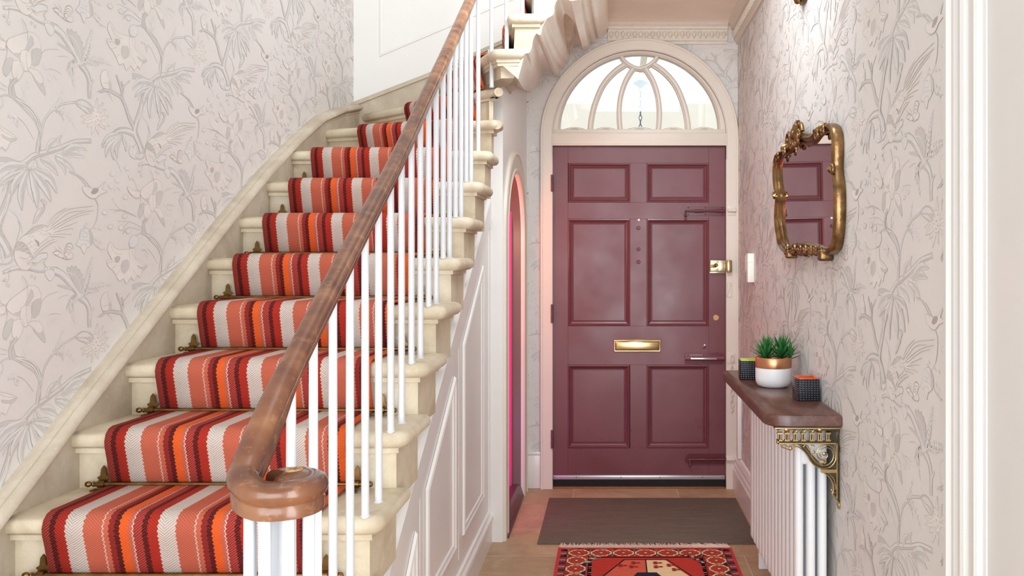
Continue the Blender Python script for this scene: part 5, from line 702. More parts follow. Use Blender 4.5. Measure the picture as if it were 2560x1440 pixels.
# ------------------------------------------------------------------ balustrade
bal = empty('balustrade', (-0.597, 1.45, 0.311), 'polished wooden handrail ending in a scroll, on slim white stair balusters', 'balustrade')
RP = [(-0.598, 1.538, 1.145), (-0.597, 1.745, 1.272), (-0.597, 2.08, 1.472), (-0.597, 2.436, 1.682), (-0.597, 2.91, 1.985), (-0.597, 3.43, 2.325), (-0.597, 3.80, 2.575), (-0.588, 3.95, 2.72), (-0.54, 4.00, 2.90), (-0.47, 3.96, 3.06), (-0.38, 3.93, 3.20), (-0.20, 3.92, 3.36), (-0.02, 3.92, 3.50)]
VC = Vector((-0.549, 1.455)); sp = []
for k in range(0, 41):
    th = pi + 1.75 * pi * k / 40; t = k / 40
    R = 0.0625 - 0.003 * t if t < 0.42 else 0.0612 - 0.042 * ((t - 0.42) / 0.58) ** 1.1
    sp.append((VC.x + R * cos(th), VC.y + R * sin(th), 1.048 - 0.024 * min(1, t / 0.25) + 0.004 * max(0, t - 0.5)))
path = sp[::-1] + [(-0.608, 1.485, 1.090)] + [tuple(p) for p in crm(RP, 8)]
prof = [(-0.016, -0.050), (0.016, -0.050), (0.0225, -0.048), (0.0245, -0.036), (0.0235, -0.026), (0.0215, -0.022), (0.0235, -0.019), (0.030, -0.012), (0.0325, -0.002), (0.031, 0.008), (0.025, 0.017), (0.014, 0.0225), (0.0, 0.024)]
prof = prof + [(-a, b) for a, b in prof[2:-1][::-1]]
prof = [(a * 0.76, b * 0.84) for a, b in prof]
def smooth_path(p, it=2):
    for _ in range(it):
        p = [p[0]] + [(p[i - 1] + p[i] * 2 + p[i + 1]) / 4 for i in range(1, len(p) - 1)] + [p[-1]]
    return p
P = smooth_path([Vector(p) for p in path]); mb = MB(); vs = []; uvs = []; d = 0; n = len(prof)
Tl = []
for i in range(len(P)): Tl.append((P[min(i + 1, len(P) - 1)] - P[max(0, i - 1)]).normalized())
for i, p in enumerate(P):
    if i: d += (P[i] - P[i - 1]).length
    T = Tl[i]; S = T.cross(Vector((0, 0, 1))).normalized(); U = S.cross(T)
    kk = 0.62 + 0.38 * max(0, min(1, (1.62 - p.y) / 0.12)) if p.y > 1.5 else 1.0
    ka = 1.0 - 0.13 * max(0, min(1, (p.y - 1.5) / 0.15))
    for k, (a, b) in enumerate(prof): vs.append(p + S * a * ka + U * (b * (kk if b < 0 else 0.9))); uvs.append((k / n, d))
mb.add(vs, [(i * n + k, (i + 1) * n + k, (i + 1) * n + (k + 1) % n, i * n + (k + 1) % n) for i in range(len(P) - 1) for k in range(n)] + [tuple(range(n)), tuple(range((len(P) - 1) * n, len(P) * n))[::-1]], 0, uvs)
ex, ey = P[0].x, P[0].y
mb.lathe([(0.0, -0.042), (0.046, -0.042), (0.047, -0.028), (0.041, -0.018), (0.038, 0.0), (0.032, 0.009), (0.020, 0.015), (0.0, 0.018)], (VC.x + 0.020, VC.y + 0.008, P[0].z + 0.001), 32, caps=False)
rail = mb.build('handrail', M['rail'], bal, smooth=0.9)
rail['label'] = 'worn mahogany handrail curling into a scroll'
mb = MB(); ez = P[0].z + 0.0195; c = (VC.x + 0.014, VC.y + 0.014)
mb.lathe([(0.0, -0.004), (0.0145, -0.004), (0.0145, 0.0), (0.0, 0.0004)], (c[0], c[1], ez), 24, caps=False)
st = [(c[0] + (0.012 if k % 2 == 0 else 0.005) * cos(pi * k / 5 + 0.3), c[1] + (0.012 if k % 2 == 0 else 0.005) * sin(pi * k / 5 + 0.3)) for k in range(10)]
mb.prism(st, lambda a, b, h: (a, b, h), ez, ez + 0.0006, 1)
o = mb.build('inlay', [M['inlay'], M['walnut']], bal, smooth=0.5); o['label'] = 'pale round inlay with a dark star'
def railz(y):
    for a, b in zip(RP, RP[1:]):
        if a[1] <= y <= b[1]: return a[2] + (b[2] - a[2]) * (y - a[1]) / (b[1] - a[1])
    return RP[0][2]
bi = 0
def baluster(x, y, z0, z1, r=0.0098):
    mb = MB(); mb.tube([(x, y, z0 - 0.004), (x, y, z0 + (z1 - z0) * 0.5), (x, y, z1)], [r, r * 1.0, r * 0.92], 10)
    mb.lathe([(r + 0.003, 0.0), (r + 0.0025, 0.002), (r, 0.003)], (x, y, z0), 12)
    mb.build('baluster', M['baluster'], bal, smooth=0.8)
for n in range(-1, 8):
    for k, off in enumerate((0.020, 0.141)):
        y = NY(n) + off; baluster(-0.595, y, Z(n), railz(y) - 0.022)
baluster(-0.586, 3.825, Z(8), 2.56); baluster(-0.548, 3.975, Z(10), 2.80)
baluster(-0.474, 3.93, Z(11), 3.02); baluster(-0.402, 3.92, Z(12), 3.13); baluster(-0.36, 4.02, Z(12), 3.18)
for k in range(8):
    a = pi * 1.0 + k * 2 * pi / 9; baluster(VC.x + 0.053 * cos(a), VC.y + 0.053 * sin(a), Z(-2), 0.99, 0.0105)
mb = MB(); mb.lathe([(0.03, Z(-2)), (0.03, Z(-2) + 0.03), (0.021, Z(-2) + 0.05), (0.019, 0.99)], (VC.x, VC.y, 0), 20); mb.build('newel_post', M['baluster'], bal, smooth=0.6)
# ------------------------------------------------------------------ door surround, fanlight
mb = MB()
def ring(mb, R0, R1, x0a, x0b, h0, h1, zb0, zb1, mi=0, seg=40, bev=0.003):
    """arched band between an outer outline (R0) and an inner one (R1)"""
    o = [(CX - R0, zb0)] + [(CX - R0 * cos(pi * k / seg), CZ + R0 * sin(pi * k / seg)) for k in range(seg + 1)] + [(CX + R0, zb0)]
    i_ = [(CX - R1, zb1)] + [(CX - R1 * cos(pi * k / seg), CZ + R1 * sin(pi * k / seg)) for k in range(seg + 1)] + [(CX + R1, zb1)]
    n = len(o); vs = []
    for (a, b), (c, d) in zip(o, i_):
        v = Vector((c - a, d - b)).normalized() * bev
        vs += [f_door(a, b, h0), f_door(a, b, h1 - bev), f_door(a + v.x, b + v.y, h1), f_door(c - v.x, d - v.y, h1), f_door(c, d, h1 - bev), f_door(c, d, h0)]
    mb.add(vs, [(i * 6 + k, (i + 1) * 6 + k, (i + 1) * 6 + (k + 1) % 6, i * 6 + (k + 1) % 6) for i in range(n - 1) for k in range(6)] + [(0, 1, 2, 3, 4, 5), tuple(range((n - 1) * 6, n * 6))[::-1]], mi)
ring(mb, 0.600, 0.526, 0, 0, -0.10, 0.030, 0.0, 0.0)
ring(mb, 0.600, 0.585, 0, 0, 0.0, 0.036, 0.0, 0.0)
ring(mb, 0.534, 0.526, 0, 0, 0.0, 0.033, 2.0, 2.0)
mb.box(CX - 0.53, CX + 0.53, YD - 0.026, YD + 0.10, 2.088, 2.158, 0.003)
mb.box(CX - 0.53, CX + 0.53, YD - 0.031, YD + 0.02, 2.082, 2.092, 0.002)
structure(mb.build('trim_8', M['frame'], smooth=0.5), 'broad cream arched surround of the front door', 'door surround')
mb = MB()   # little plinth left of the surround
mb.box(-0.525, -0.434, YD - 0.02, YD, 0, 0.205, 0.004); mb.box(-0.525, -0.434, YD - 0.026, YD, 0.205, 0.225, 0.004)
structure(mb.build('baseboard_front', M['panel'], smooth=0.5), 'short cream skirting left of the front door', 'baseboard')
GZ = 2.149; GR = 0.483
win = bpy.data.objects.new('window_1', None); COL.objects.link(win); win.location = (CX, YD, 2.15); structure(win, 'half-round fanlight window above the burgundy front door', 'window')
mb = MB()
# sash ring
seg = 40
o = [(CX - 0.528 * cos(pi * k / seg), CZ + 0.03 + 0.498 * sin(pi * k / seg)) for k in range(seg + 1)]
i_ = [(CX - GR * cos(pi * k / seg), GZ + 0.03 + (GR - 0.03 + 0.008) * sin(pi * k / seg)) for k in range(seg + 1)]
vs = []
for (a, b), (c, d) in zip(o, i_):
    v = Vector((c - a, d - b)).normalized() * 0.006
    vs += [f_door(a, b, -0.06), f_door(a, b, 0.008), f_door(c - v.x * 2.2, d - v.y * 2.2, 0.008), f_door(c - v.x, d - v.y, 0.001), f_door(c, d, -0.006), f_door(c, d, -0.06)]
mb.add(vs, [(i * 6 + k, (i + 1) * 6 + k, (i + 1) * 6 + (k + 1) % 6, i * 6 + (k + 1) % 6) for i in range(seg) for k in range(6)] + [(0, 1, 2, 3, 4, 5), tuple(range(seg * 6, seg * 6 + 6))[::-1]])
mb.box(CX - 0.5275, CX + 0.5275, YD - 0.010, YD + 0.06, 2.140, 2.184, 0.002)
mb.build('window_frame', M['frame'], win, smooth=0.5)
def bar(mb, pts, w=0.026, ho=0.0):
    pts = crm([Vector((dx(a), dz(b))) for a, b in pts], 7); n = len(pts); vs = []
    for i, p in enumerate(pts):
        a = pts[max(0, i - 1)]; b = pts[min(n - 1, i + 1)]; T = (b - a).normalized(); N = Vector((-T.y, T.x))
        for s_, h in ((-0.5, -0.045), (-0.5, -0.012), (-0.26, -0.008), (-0.22, 0.002), (0.22, 0.002), (0.26, -0.008), (0.5, -0.012), (0.5, -0.045)):
            q = p + N * w * s_; vs.append(f_door(q.x, q.y, h + ho))
    mb.add(vs, [(i * 8 + k, (i + 1) * 8 + k, (i + 1) * 8 + (k + 1) % 8, i * 8 + (k + 1) % 8) for i in range(n - 1) for k in range(8)] + [tuple(range(8)), tuple(range((n - 1) * 8, n * 8))[::-1]])
def mir(pts): return [(2 * 1598.3 - a, b) for a, b in pts]
for pts, w in (([(1553, 142), (1566, 157), (1584, 168), (1598.3, 171)], 0.028),):
    mb = MB(); bar(mb, pts + mir(pts)[:-1][::-1], w, 0.0025); mb.build('glazing_bar', M['frame'], win, smooth=0.6)
for pts, w in (([(1563, 160), (1535, 180), (1507, 213), (1487, 260), (1478, 300), (1475, 334)], 0.035), ([(1583, 171), (1565, 200), (1553, 235), (1548, 272), (1549, 310), (1553, 334)], 0.033)):
    for q in (pts, mir(pts)):
        mb = MB(); bar(mb, q, w); mb.build('glazing_bar', M['frame'], win, smooth=0.6)
for a, b in ((1401, 1472), (1480, 1548), (1556, 1641), (1649, 1717), (1725, 1796)):
    mb = MB(); m = (a + b) / 2; bar(mb, [(a - 3, 333), (a + (m - a) * 0.4, 324), (m, 320.5), (b - (b - m) * 0.4, 324), (b + 3, 333)], 0.016)
    mb.build('scalloped_bar', M['frame'], win, smooth=0.6)
mb = MB(); mb.prism([(CX - 0.50 * cos(pi * k / 24), 2.155 + 0.50 * sin(pi * k / 24)) for k in range(25)], f_door, -0.034, -0.030); mb.build('pane', M['glass'], win, smooth=0)

# ------------------------------------------------------------------ front door
door = bpy.data.objects.new('door_1', None); COL.objects.link(door); door.location = (0.163, YD, 0); structure(door, 'burgundy six-panel front door', 'door')
DF = -0.004   # face of the leaf relative to the wall
mb = MB(); X0, X1, Zb, Zt = dx(1381.5), dx(1812.5), 0.058, dz(366.5)
PAN = [(1421, 1576, 408, 506), (1617, 1772, 408, 506), (1420, 1575, 547, 815), (1617, 1772, 547, 815), (1419, 1574, 912, 1120), (1617, 1772, 912, 1120)]
vx = [X0, dx(1420), dx(1575), dx(1617), dx(1772), X1]
hz = [Zb, dz(1120), dz(912), dz(815), dz(547), dz(506), dz(408), Zt]
bx = lambda a, b, c, d: mb.box(a, b, YD - DF, YD + 0.05, c, d, 0.0008, seg=1)
for i in (0, 4): bx(vx[i], vx[i + 1], Zb, Zt)
for j in (0, 2, 4, 6): bx(vx[1], vx[4], hz[j], hz[j + 1])
for j in (1, 3, 5): bx(vx[2], vx[3], hz[j], hz[j + 1])
mb.build('door_leaf', M['door'], door, smooth=0.5)
for a, b, c, d in PAN:
    mb = MB(); r = [(dx(a), dz(d)), (dx(b), dz(d)), (dx(b), dz(c)), (dx(a), dz(c))]
    mb.mould(r, [(0, DF - 0.004), (0.001, DF + 0.004), (0.008, DF + 0.006), (0.013, DF + 0.001), (0.015, DF - 0.006), (0.024, DF - 0.010), (0.028, DF - 0.016), (0.030, DF - 0.016), (0.034, DF - 0.013)], f_door)
    mb.build('panel', M['door'], door, smooth=0.35)
# letterbox
mb = MB(); x0, x1, z0, z1 = dx(1534.5), dx(1652), dz(880), dz(849)
mb.mould([(x0, z0), (x1, z0), (x1, z1), (x0, z1)], [(0, DF), (0, DF + 0.004), (0.002, DF + 0.006), (0.006, DF + 0.006), (0.009, DF + 0.004), (0.012, DF + 0.008), (0.018, DF + 0.010)], f_door)
lb = mb.build('letterbox', M['brasshi'], door, smooth=0.8); lb['label'] = 'polished brass letterbox flap'
# spyhole and studs
mb = MB(); mb.lathe([(0.0, -0.006), (0.0065, -0.005), (0.008, 0.0)], (dx(1597), YD - DF, dz(550)), 16, axis='y', caps=False); o = mb.build('spyhole', M['ceramic'], door); o['label'] = 'bright round spyhole'
for y, r in ((570, 0.0125), (623, 0.012), (655, 0.013)):
    mb = MB(); mb.lathe([(0.0, -0.008), (r * 0.35, -0.0085), (r * 0.45, -0.004), (r * 0.75, -0.0045), (r, 0.0)], (dx(1596), YD - DF, dz(y)), 18, axis='y', caps=False); mb.build('painted_stud', M['door'], door)
# bolts
def bolt(py0, py1, px0, px1, handle=True, name='bolt'):
    b = bpy.data.objects.new(name, None); COL.objects.link(b); b.parent = door; b.location = (dx(px0) - 0.163, 0, dz((py0 + py1) / 2))
    z0, z1 = dz(py1), dz(py0); zc = (z0 + z1) / 2
    pl = fillet([(dx(px0), zc - 0.012), (dx(px0) + 0.02, z0), (dx(px1), z0), (dx(px1), z1), (dx(px0) + 0.02, z1), (dx(px0), zc + 0.012)], [0.004] * 6, 3)
    mb = MB(); mb.prism(pl, f_door, DF, DF + 0.008)
    for fx in (0.16, 0.55, 0.94):
        for zz in (z0 + 0.006, z1 - 0.006): mb.sphere(f_door(dx(px0) + (dx(px1) - dx(px0)) * fx, zz, DF + 0.008), 0.004, 8)
    mb.build('bolt_plate', M['bolt'], b, smooth=0.6)
    mb = MB(); y = YD - DF - 0.017
    mb.tube([(dx(px0) + 0.02, y, zc), (dx(px1), y, zc)], 0.0065, 12)
    for a, c in ((0.3, 0.50), (0.78, 0.98)): mb.tube([(dx(px0) + (dx(px1) - dx(px0)) * a, y, zc), (dx(px0) + (dx(px1) - dx(px0)) * c, y, zc)], 0.0095, 12)
    if handle: mb.tube([(dx(px0) + 0.026, y, zc), (dx(px0) + 0.026, y - 0.012, zc - 0.012), (dx(px0) + 0.026, y - 0.012, zc - 0.026)], 0.0055, 8); mb.sphere((dx(px0) + 0.026, y - 0.012, zc - 0.031), 0.0095, 10)
    mb.build('bolt_bar', M['bolt'], b, smooth=0.8)
bolt(517, 539, 1703, 1812); bolt(1134, 1160, 1713, 1812)
# keeps painted with the frame (things screwed to the frame)
def keep(px0, px1, py0, py1, r, label):
    mb = MB(); mb.box(dx(px0), dx(px1), YD - 0.034, YD - 0.030, dz(py1), dz(py0), 0.001)
    zc = dz((py0 + py1) / 2); mb.tube([(dx(px0), YD - 0.040, zc), (dx(px1) + 0.003, YD - 0.040, zc)], r, 12)
    tag(mb.build('bolt_keep', M['frame'], smooth=0.6), label, 'bolt keep')
keep(1817, 1836, 515, 539, 0.010, 'cream painted bolt keep on the door frame, upper one level with the top bolt')
keep(1814, 1832, 1136, 1154, 0.009, 'cream painted bolt keep on the door frame, lower one level with the bottom bolt')
# rim lock
lk = bpy.data.objects.new('rim_lock', None); COL.objects.link(lk); lk.parent = door; lk.location = (dx(1794) - 0.163, -0.004, dz(665))
mb = MB(); mb.box(dx(1774), dx(1812), YD - 0.03, YD - DF, dz(679), dz(651), 0.003); mb.box(dx(1794), dx(1812), YD - 0.032, YD - 0.02, dz(678), dz(652), 0.001); mb.box(dx(1774), dx(1813), YD - 0.005, YD, dz(683), dz(679), 0.001)
o = mb.build('lock_case', M['lockm'], lk, smooth=0.5); o['label'] = 'pale brass lock case'
mb = MB(); mb.lathe([(0.012, 0.0), (0.012, -0.010), (0.008, -0.016), (0, -0.016)], (dx(1788), YD - 0.03, dz(663)), 16, axis='y'); mb.box(dx(1772), dx(1788), YD - 0.048, YD - 0.040, dz(669), dz(661), 0.002)
o = mb.build('turn_knob', M['brass'], lk, smooth=0.6)
mb = MB(); mb.lathe([(0.008, 0.0), (0.008, -0.002), (0.0, -0.002)], (dx(1804), YD - 0.032, dz(664)), 16, axis='y'); mb.box(dx(1804) - 0.0012, dx(1804) + 0.0012, YD - 0.036, YD - 0.033, dz(668), dz(660)); mb.build('keyhole_ring', M['brasshi'], lk, smooth=0.6)
mb = MB(); mb.box(dx(1814), dx(1826.5), YD - 0.062, YD - 0.030, dz(681), dz(650), 0.006, seg=3); tag(mb.build('lock_keep', M['brasshi'], smooth=0.6), 'brass keep on the door frame beside the pale lock', 'lock keep')
mb = MB(); mb.mould(fillet([(dx(1815), dz(742)), (dx(1828), dz(742)), (dx(1828), dz(706)), (dx(1815), dz(706))], [0.003] * 4, 3), [(0, 0.029), (0.0, 0.033), (0.002, 0.034), (0.004, 0.032)], f_door); mb.sphere(f_door(dx(1822), dz(712), 0.033), 0.003, 8)
tag(mb.build('strike_plate', M['frame'], smooth=0.6), 'painted-over flat strike plate on the door frame below the lock keep', 'strike plate')
# filler patch, small escutcheon
mb = MB(); mb.prism([(dx(1790) + 0.017 * cos(a) * (1 + 0.08 * sin(5 * a)), dz(794) + 0.017 * sin(a) * (1 + 0.1 * cos(3 * a))) for a in [2 * pi * k / 16 for k in range(16)]], f_door, DF, DF + 0.0015); o = mb.build('bare_patch', M['inlay'], door, smooth=0); o['label'] = 'round beige bare patch'
mb = MB(); mb.lathe([(0.0, -0.008), (0.005, -0.008), (0.006, -0.004), (0.012, -0.003), (0.013, 0.0)], (dx(1760), YD - DF, dz(867)), 14, axis='y', caps=False); mb.box(dx(1759), dx(1763), YD - 0.012, YD - 0.006, dz(864), dz(860), 0.001, 1); o = mb.build('chain_stud', [M['door'], M['ceramic']], door)
# door-chain slide
mb = MB(); z0, z1 = dz(908), dz(883); mb.box(dx(1712), dx(1807), YD - 0.008, YD - DF, z0, z1, 0.002)
mb.tube([(dx(1714), YD - 0.008, (z0 + z1) / 2), (dx(1810), YD - 0.008, (z0 + z1) / 2)], 0.014, 14, flat=0.6)
for px in (1720, 1758, 1800):
    for pz in (887, 904): mb.sphere((dx(px), YD - 0.009, dz(pz)), 0.004, 8)
mb.box(dx(1726), dx(1791), YD - 0.024, YD - 0.018, dz(898), dz(893.5), 0.002, 1); mb.sphere((dx(1728), YD - 0.020, dz(895.5)), 0.0075, 10, 1, sy=0.5)
o = mb.build('chain_slide', [M['door'], M['chrome']], door, smooth=0.6); o['label'] = 'painted chain slide with a bare steel slot'
# hinges
for y0, y1 in ((438, 480), (760, 806), (1072, 1118)):
    mb = MB()
    for k in range(3): mb.tube([(dx(1381), YD - 0.036, dz(y0 + (y1 - y0) * k / 3 + 1)), (dx(1381), YD - 0.036, dz(y0 + (y1 - y0) * (k + 1) / 3 - 1))], 0.0065, 10)
    mb.box(dx(1378), dx(1384), YD - 0.034, YD - 0.0, dz(y1), dz(y0), 0.001); mb.build('hinge', M['door'], door, smooth=0.6)
# draught strip
mb = MB(); mb.box(dx(1383), dx(1811), YD - 0.012, YD - DF - 0.001, dz(1197), dz(1187), 0.002)
for px in (1387, 1441, 1552, 1650, 1755, 1805): mb.sphere((dx(px), YD - 0.0125, dz(1191)), 0.003, 8, 1)
o = mb.build('draught_strip', [M['alu'], M['dark']], door, smooth=0.5); o['label'] = 'aluminium strip with small screws'
mb = MB(); mb.box(dx(1384), dx(1810), YD - 0.006, YD + 0.006, 0.012, dz(1196), 0.0); random.seed(3)
for k in range(420):
    x = dx(1382) + (dx(1813) - dx(1382)) * random.random(); y = YD - 0.007 - random.random() * 0.004; mb.add([(x, y, dz(1196)), (x + 0.0022, y, dz(1196)), (x + 0.001 + random.uniform(-0.006, 0.006), y - random.random() * 0.006, 0.004 + random.random() * 0.012)], [(0, 1, 2)])
for k in range(30):
    x = dx(1808) + random.random() * 0.012; mb.tube([(x, YD - 0.01, dz(1197)), (x + 0.012 * random.random(), YD - 0.014, 0.035), (x + 0.03 * random.random(), YD - 0.02, 0.010)], 0.0006, 4, caps=False)
o = mb.build('brush', M['black'], door, smooth=0); o['label'] = 'black bristle draught brush'
mb = MB(); mb.box(dx(1381), dx(1813), YD - 0.02, YD + 0.16, 0, 0.010, 0.003); structure(mb.build('trim_9', M['sillwood'], smooth=0.5), 'thin brown wooden door sill', 'threshold')
mb = MB(); mb.box(dx(1381), dx(1813), YD + 0.055, YD + 0.06, 0, Zt + 0.02); structure(mb.build('trim_10', M['dark'], smooth=0), 'dark backing in the gaps behind the door', 'trim')
# chain hanging on the frame
ch = empty('door_chain', (dx(1828), YD - 0.035, dz(893)), 'cream painted security chain hanging down the door frame behind the shelf', 'chain')
mb = MB(); mb.box(dx(1816), dx(1836), YD - 0.034, YD - 0.030, dz(907), dz(880), 0.002)
for px, pz in ((1820, 885), (1832, 885), (1832, 903)): mb.sphere((dx(px), YD - 0.034, dz(pz)), 0.003, 8)
mb.build('mounting_plate', M['frame'], ch, smooth=0.5)
zz = dz(888); i = 0
while zz > dz(1004):
    mb = MB(); w = 0.0095 if i % 2 == 0 else 0.004; pts = [(dx(1828) + w * cos(a), YD - 0.042 + (0.0 if i % 2 == 0 else 0.007 * cos(a)), zz - 0.016 + 0.021 * sin(a)) for a in [2 * pi * k / 16 for k in range(16)]]
    mb.tube(pts, 0.0022, 6, closed=True); mb.build('link', M['frame'], ch, smooth=1.0); zz -= 0.034; i += 1
mb = MB(); mb.tube([(dx(1828), YD - 0.042, zz), (dx(1830), YD - 0.044, zz - 0.012), (dx(1828), YD - 0.042, zz - 0.022)], [0.003, 0.003, 0.002], 8); mb.sphere((dx(1827.5), YD - 0.042, zz - 0.026), 0.007, 10); mb.build('end_knob', M['frame'], ch, smooth=1.0)

# ------------------------------------------------------------------ outside: porch seen through the fanlight
mb = MB(); mb.box(-4, 5, 9.5, 9.8, 0, 3.08); mb.box(-0.28, -0.0, 9.35, 9.5, 0, 2.2); structure(mb.build('wall_outside', M['porch'], smooth=0), 'pale rendered garden wall outside beyond the fanlight', 'wall')
mb = MB(); mb.box(-4, 5, 5.47, 14, -0.2, -0.02); structure(mb.build('floor_outside', M['porch'], smooth=0), 'pale paving outside the front door', 'ground')
lan = empty('porch_lantern', (0.205, 6.3, 2.67), 'pale grey metal lantern hanging on a chain outside, seen through the fanlight', 'lantern')
mb = MB(); mb.lathe([(0.0, 0.0), (0.055, 0.0), (0.058, -0.012), (0.045, -0.022), (0.03, -0.028), (0.012, -0.042), (0, -0.045)], (0.205, 6.3, 2.67), 20, caps=False); mb.build('ceiling_rose', M['lantern'], lan, smooth=0.8)
for k in range(9):
    mb = MB(); z = 2.615 - k * 0.034; pts = [(0.205 + (0.010 if k % 2 == 0 else 0.003) * cos(a), 6.3 + (0.0 if k % 2 == 0 else 0.009) * cos(a), z + 0.021 * sin(a)) for a in [2 * pi * q / 12 for q in range(12)]]
    mb.tube(pts, 0.003, 6, closed=True); mb.build('chain_link', M['lantern'], lan, smooth=1)
mb = MB(); mb.lathe([(0.004, 2.33), (0.012, 2.325), (0.018, 2.30), (0.06, 2.285), (0.066, 2.275), (0.066, 2.27), (0.0, 2.27)], (0.205, 6.3, 0), 20); 
for k in range(4):
    a = pi / 4 + k * pi / 2; mb.tube([(0.205 + 0.06 * cos(a), 6.3 + 0.06 * sin(a), 2.27), (0.205 + 0.06 * cos(a), 6.3 + 0.06 * sin(a), 2.06)], 0.004, 6)
mb.lathe([(0.0, 2.06), (0.066, 2.06), (0.066, 2.05), (0.0, 2.05)], (0.205, 6.3, 0), 20, caps=False); mb.build('lantern_body', M['lantern'], lan, smooth=0.6)
mb = MB(); mb.box(0.185, 0.225, 5.46, 6.34, 2.672, 2.70, 0.0); structure(mb.build('trim_11', M['porch'], smooth=0), 'pale porch beam outside carrying the lantern', 'beam')
# ------------------------------------------------------------------ shelf, radiator, bracket
mb = MB(); p = fillet([(0.512, 2.90), (0.765, 2.90), (0.765, 4.06), (0.512, 4.06)], [0.085, 0, 0, 0.04], 8)
if area2(p) < 0: p = p[::-1]
rings = [(0.004, 0.8375), (0.0, 0.8415), (0.0, 0.868), (0.002, 0.8755), (0.008, 0.879)]; n = len(p); vs = []
for d, z in rings: vs += [(a, b, z) for a, b in inset(p, d)]
mb.add(vs, [(j * n + i, j * n + (i + 1) % n, (j + 1) * n + (i + 1) % n, (j + 1) * n + i) for j in range(4) for i in range(n)] + [tuple(range(n))[::-1], tuple(range(4 * n, 5 * n))])
tag(mb.build('wall_shelf', M['walnut'], smooth=0.7), 'dark walnut shelf with a rounded corner over the white radiator', 'shelf')
rad = empty('radiator', (0.68, 3.45, 0.13), 'tall white column radiator under the walnut shelf', 'radiator')
NS = 14; y0 = 2.985; pit = 0.0715
for k in range(NS):
    mb = MB(); yc = y0 + pit * (k + 0.5); w = 0.0315
    zt, zb = 0.815, 0.13
    # three flattened columns joined by headers
    for xc in (0.6435, 0.6845, 0.7245):
        pts = [(xc, yc, zb + 0.02), (xc, yc, zb + 0.07), (xc, yc, zt - 0.10), (xc, yc, zt - 0.03)]
        seg = 14; vs = []
        for q, (a, b, c) in enumerate(pts):
            for s_ in range(seg):
                t = 2 * pi * s_ / seg; cx_ = abs(cos(t)) ** 0.7 * (1 if cos(t) > 0 else -1); sx_ = abs(sin(t)) ** 0.7 * (1 if sin(t) > 0 else -1)
                vs.append((a + 0.0150 * cx_, b + w * sx_, c))
        mb.add(vs, [(q * seg + s_, q * seg + (s_ + 1) % seg, (q + 1) * seg + (s_ + 1) % seg, (q + 1) * seg + s_) for q in range(3) for s_ in range(seg)])
    for z_0, z_1 in ((zt - 0.125, zt), (zb, zb + 0.10)): mb.box(0.6290, 0.7390, yc - w * 0.98, yc + w * 0.98, z_0, z_1, 0.016, seg=3)
    mb.box(0.640, 0.728, yc - 0.036, yc + 0.036, zt - 0.075, zt - 0.035, 0.01); mb.box(0.640, 0.728, yc - 0.036, yc + 0.036, zb + 0.035, zb + 0.075, 0.01)
    mb.build('radiator_section', M['rad'], rad, smooth=0.7)
for yy in (y0 + 0.05, y0 + NS * pit - 0.05):
    mb = MB(); mb.box(0.66, 0.71, yy - 0.012, yy + 0.012, 0.0, 0.15, 0.004); mb.build('foot', M['rad'], rad, smooth=0.5)
# ornate bracket, drawn in the plane facing the viewer
br = empty('shelf_bracket', (0.76, 2.93, 0.72), 'ornate pierced brass bracket with scrolls holding up the near end of the shelf', 'bracket')
BY = 2.935; SB = 2183 / BY
def bp(px, py): # elevation of the bracket at 5.76 drawing units per picture unit
    return ((1920 + px / 5.762 - 1530) / SB, 1.4 + (645 - (1040 + py / 5.762)) / SB)
def bribbon(mb, pts, w, closed=False, h=0.010, mi=0):
    Q = crm([Vector(bp(*p)) for p in pts], 5, closed); mb.tube([(q.x, BY - 0.004, q.y) for q in Q], w / 5.762 / SB / 2, 8, closed=closed, flat=1.0, up=(0, 1, 0), mi=mi)
mb = MB()
q = [bp(85, 152), bp(1062, 152), bp(1062, 172), bp(85, 172)]; mb.prism(q, lambda a, b, h: (a, h, b), BY - 0.02, BY + 0.02)
for a, b, c, d in ((1036, 172, 1060, 1330), (975, 380, 992, 1180)): mb.prism([bp(a, b), bp(c, b), bp(c, d), bp(a, d)], lambda x, z, h: (x, h, z), BY - 0.010, BY + 0.006)
mb.prism([bp(130, 378), bp(985, 378), bp(985, 396), bp(130, 396)], lambda x, z, h: (x, h, z), BY - 0.010, BY + 0.006)
mb.prism([bp(125, 335), bp(150, 335), bp(150, 396), bp(125, 396)], lambda x, z, h: (x, h, z), BY - 0.010, BY + 0.006)
mb.prism([bp(755, 762), bp(985, 762), bp(985, 812), bp(762, 812)], lambda x, z, h: (x, h, z), BY - 0.008, BY + 0.006)
mb.prism([bp(1000, 1240), bp(1040, 1230), bp(1062, 1260), bp(1060, 1330), bp(1010, 1335), bp(995, 1280)], lambda x, z, h: (x, h, z), BY - 0.008, BY + 0.006)
bribbon(mb, [(180, 400), (190, 435), (240, 460), (300, 480), (345, 470), (380, 440), (430, 440), (500, 490), (560, 560), (620, 660), (700, 730), (790, 750), (880, 735), (950, 670), (975, 590), (960, 490), (900, 430), (830, 412), (760, 430), (715, 480), (700, 540), (725, 600), (790, 625), (845, 590), (850, 545), (815, 520), (785, 540)], 17)
bribbon(mb, [(370, 400), (430, 405), (500, 440), (560, 500), (620, 590), (690, 670), (770, 705)], 14)
bribbon(mb, [(770, 705), (850, 700), (920, 640), (940, 560), (920, 490), (860, 455), (800, 455), (750, 490), (735, 540), (765, 585)], 14)
bribbon(mb, [(510, 440), (530, 415), (570, 430), (600, 500), (640, 600), (720, 670), (780, 690)], 14)
bribbon(mb, [(600, 480), (605, 430), (640, 415), (665, 435)], 14); bribbon(mb, [(640, 540), (640, 510), (665, 505), (670, 530)], 15)
bribbon(mb, [(780, 720), (755, 670), (775, 640), (815, 645), (815, 675), (790, 680)], 15)
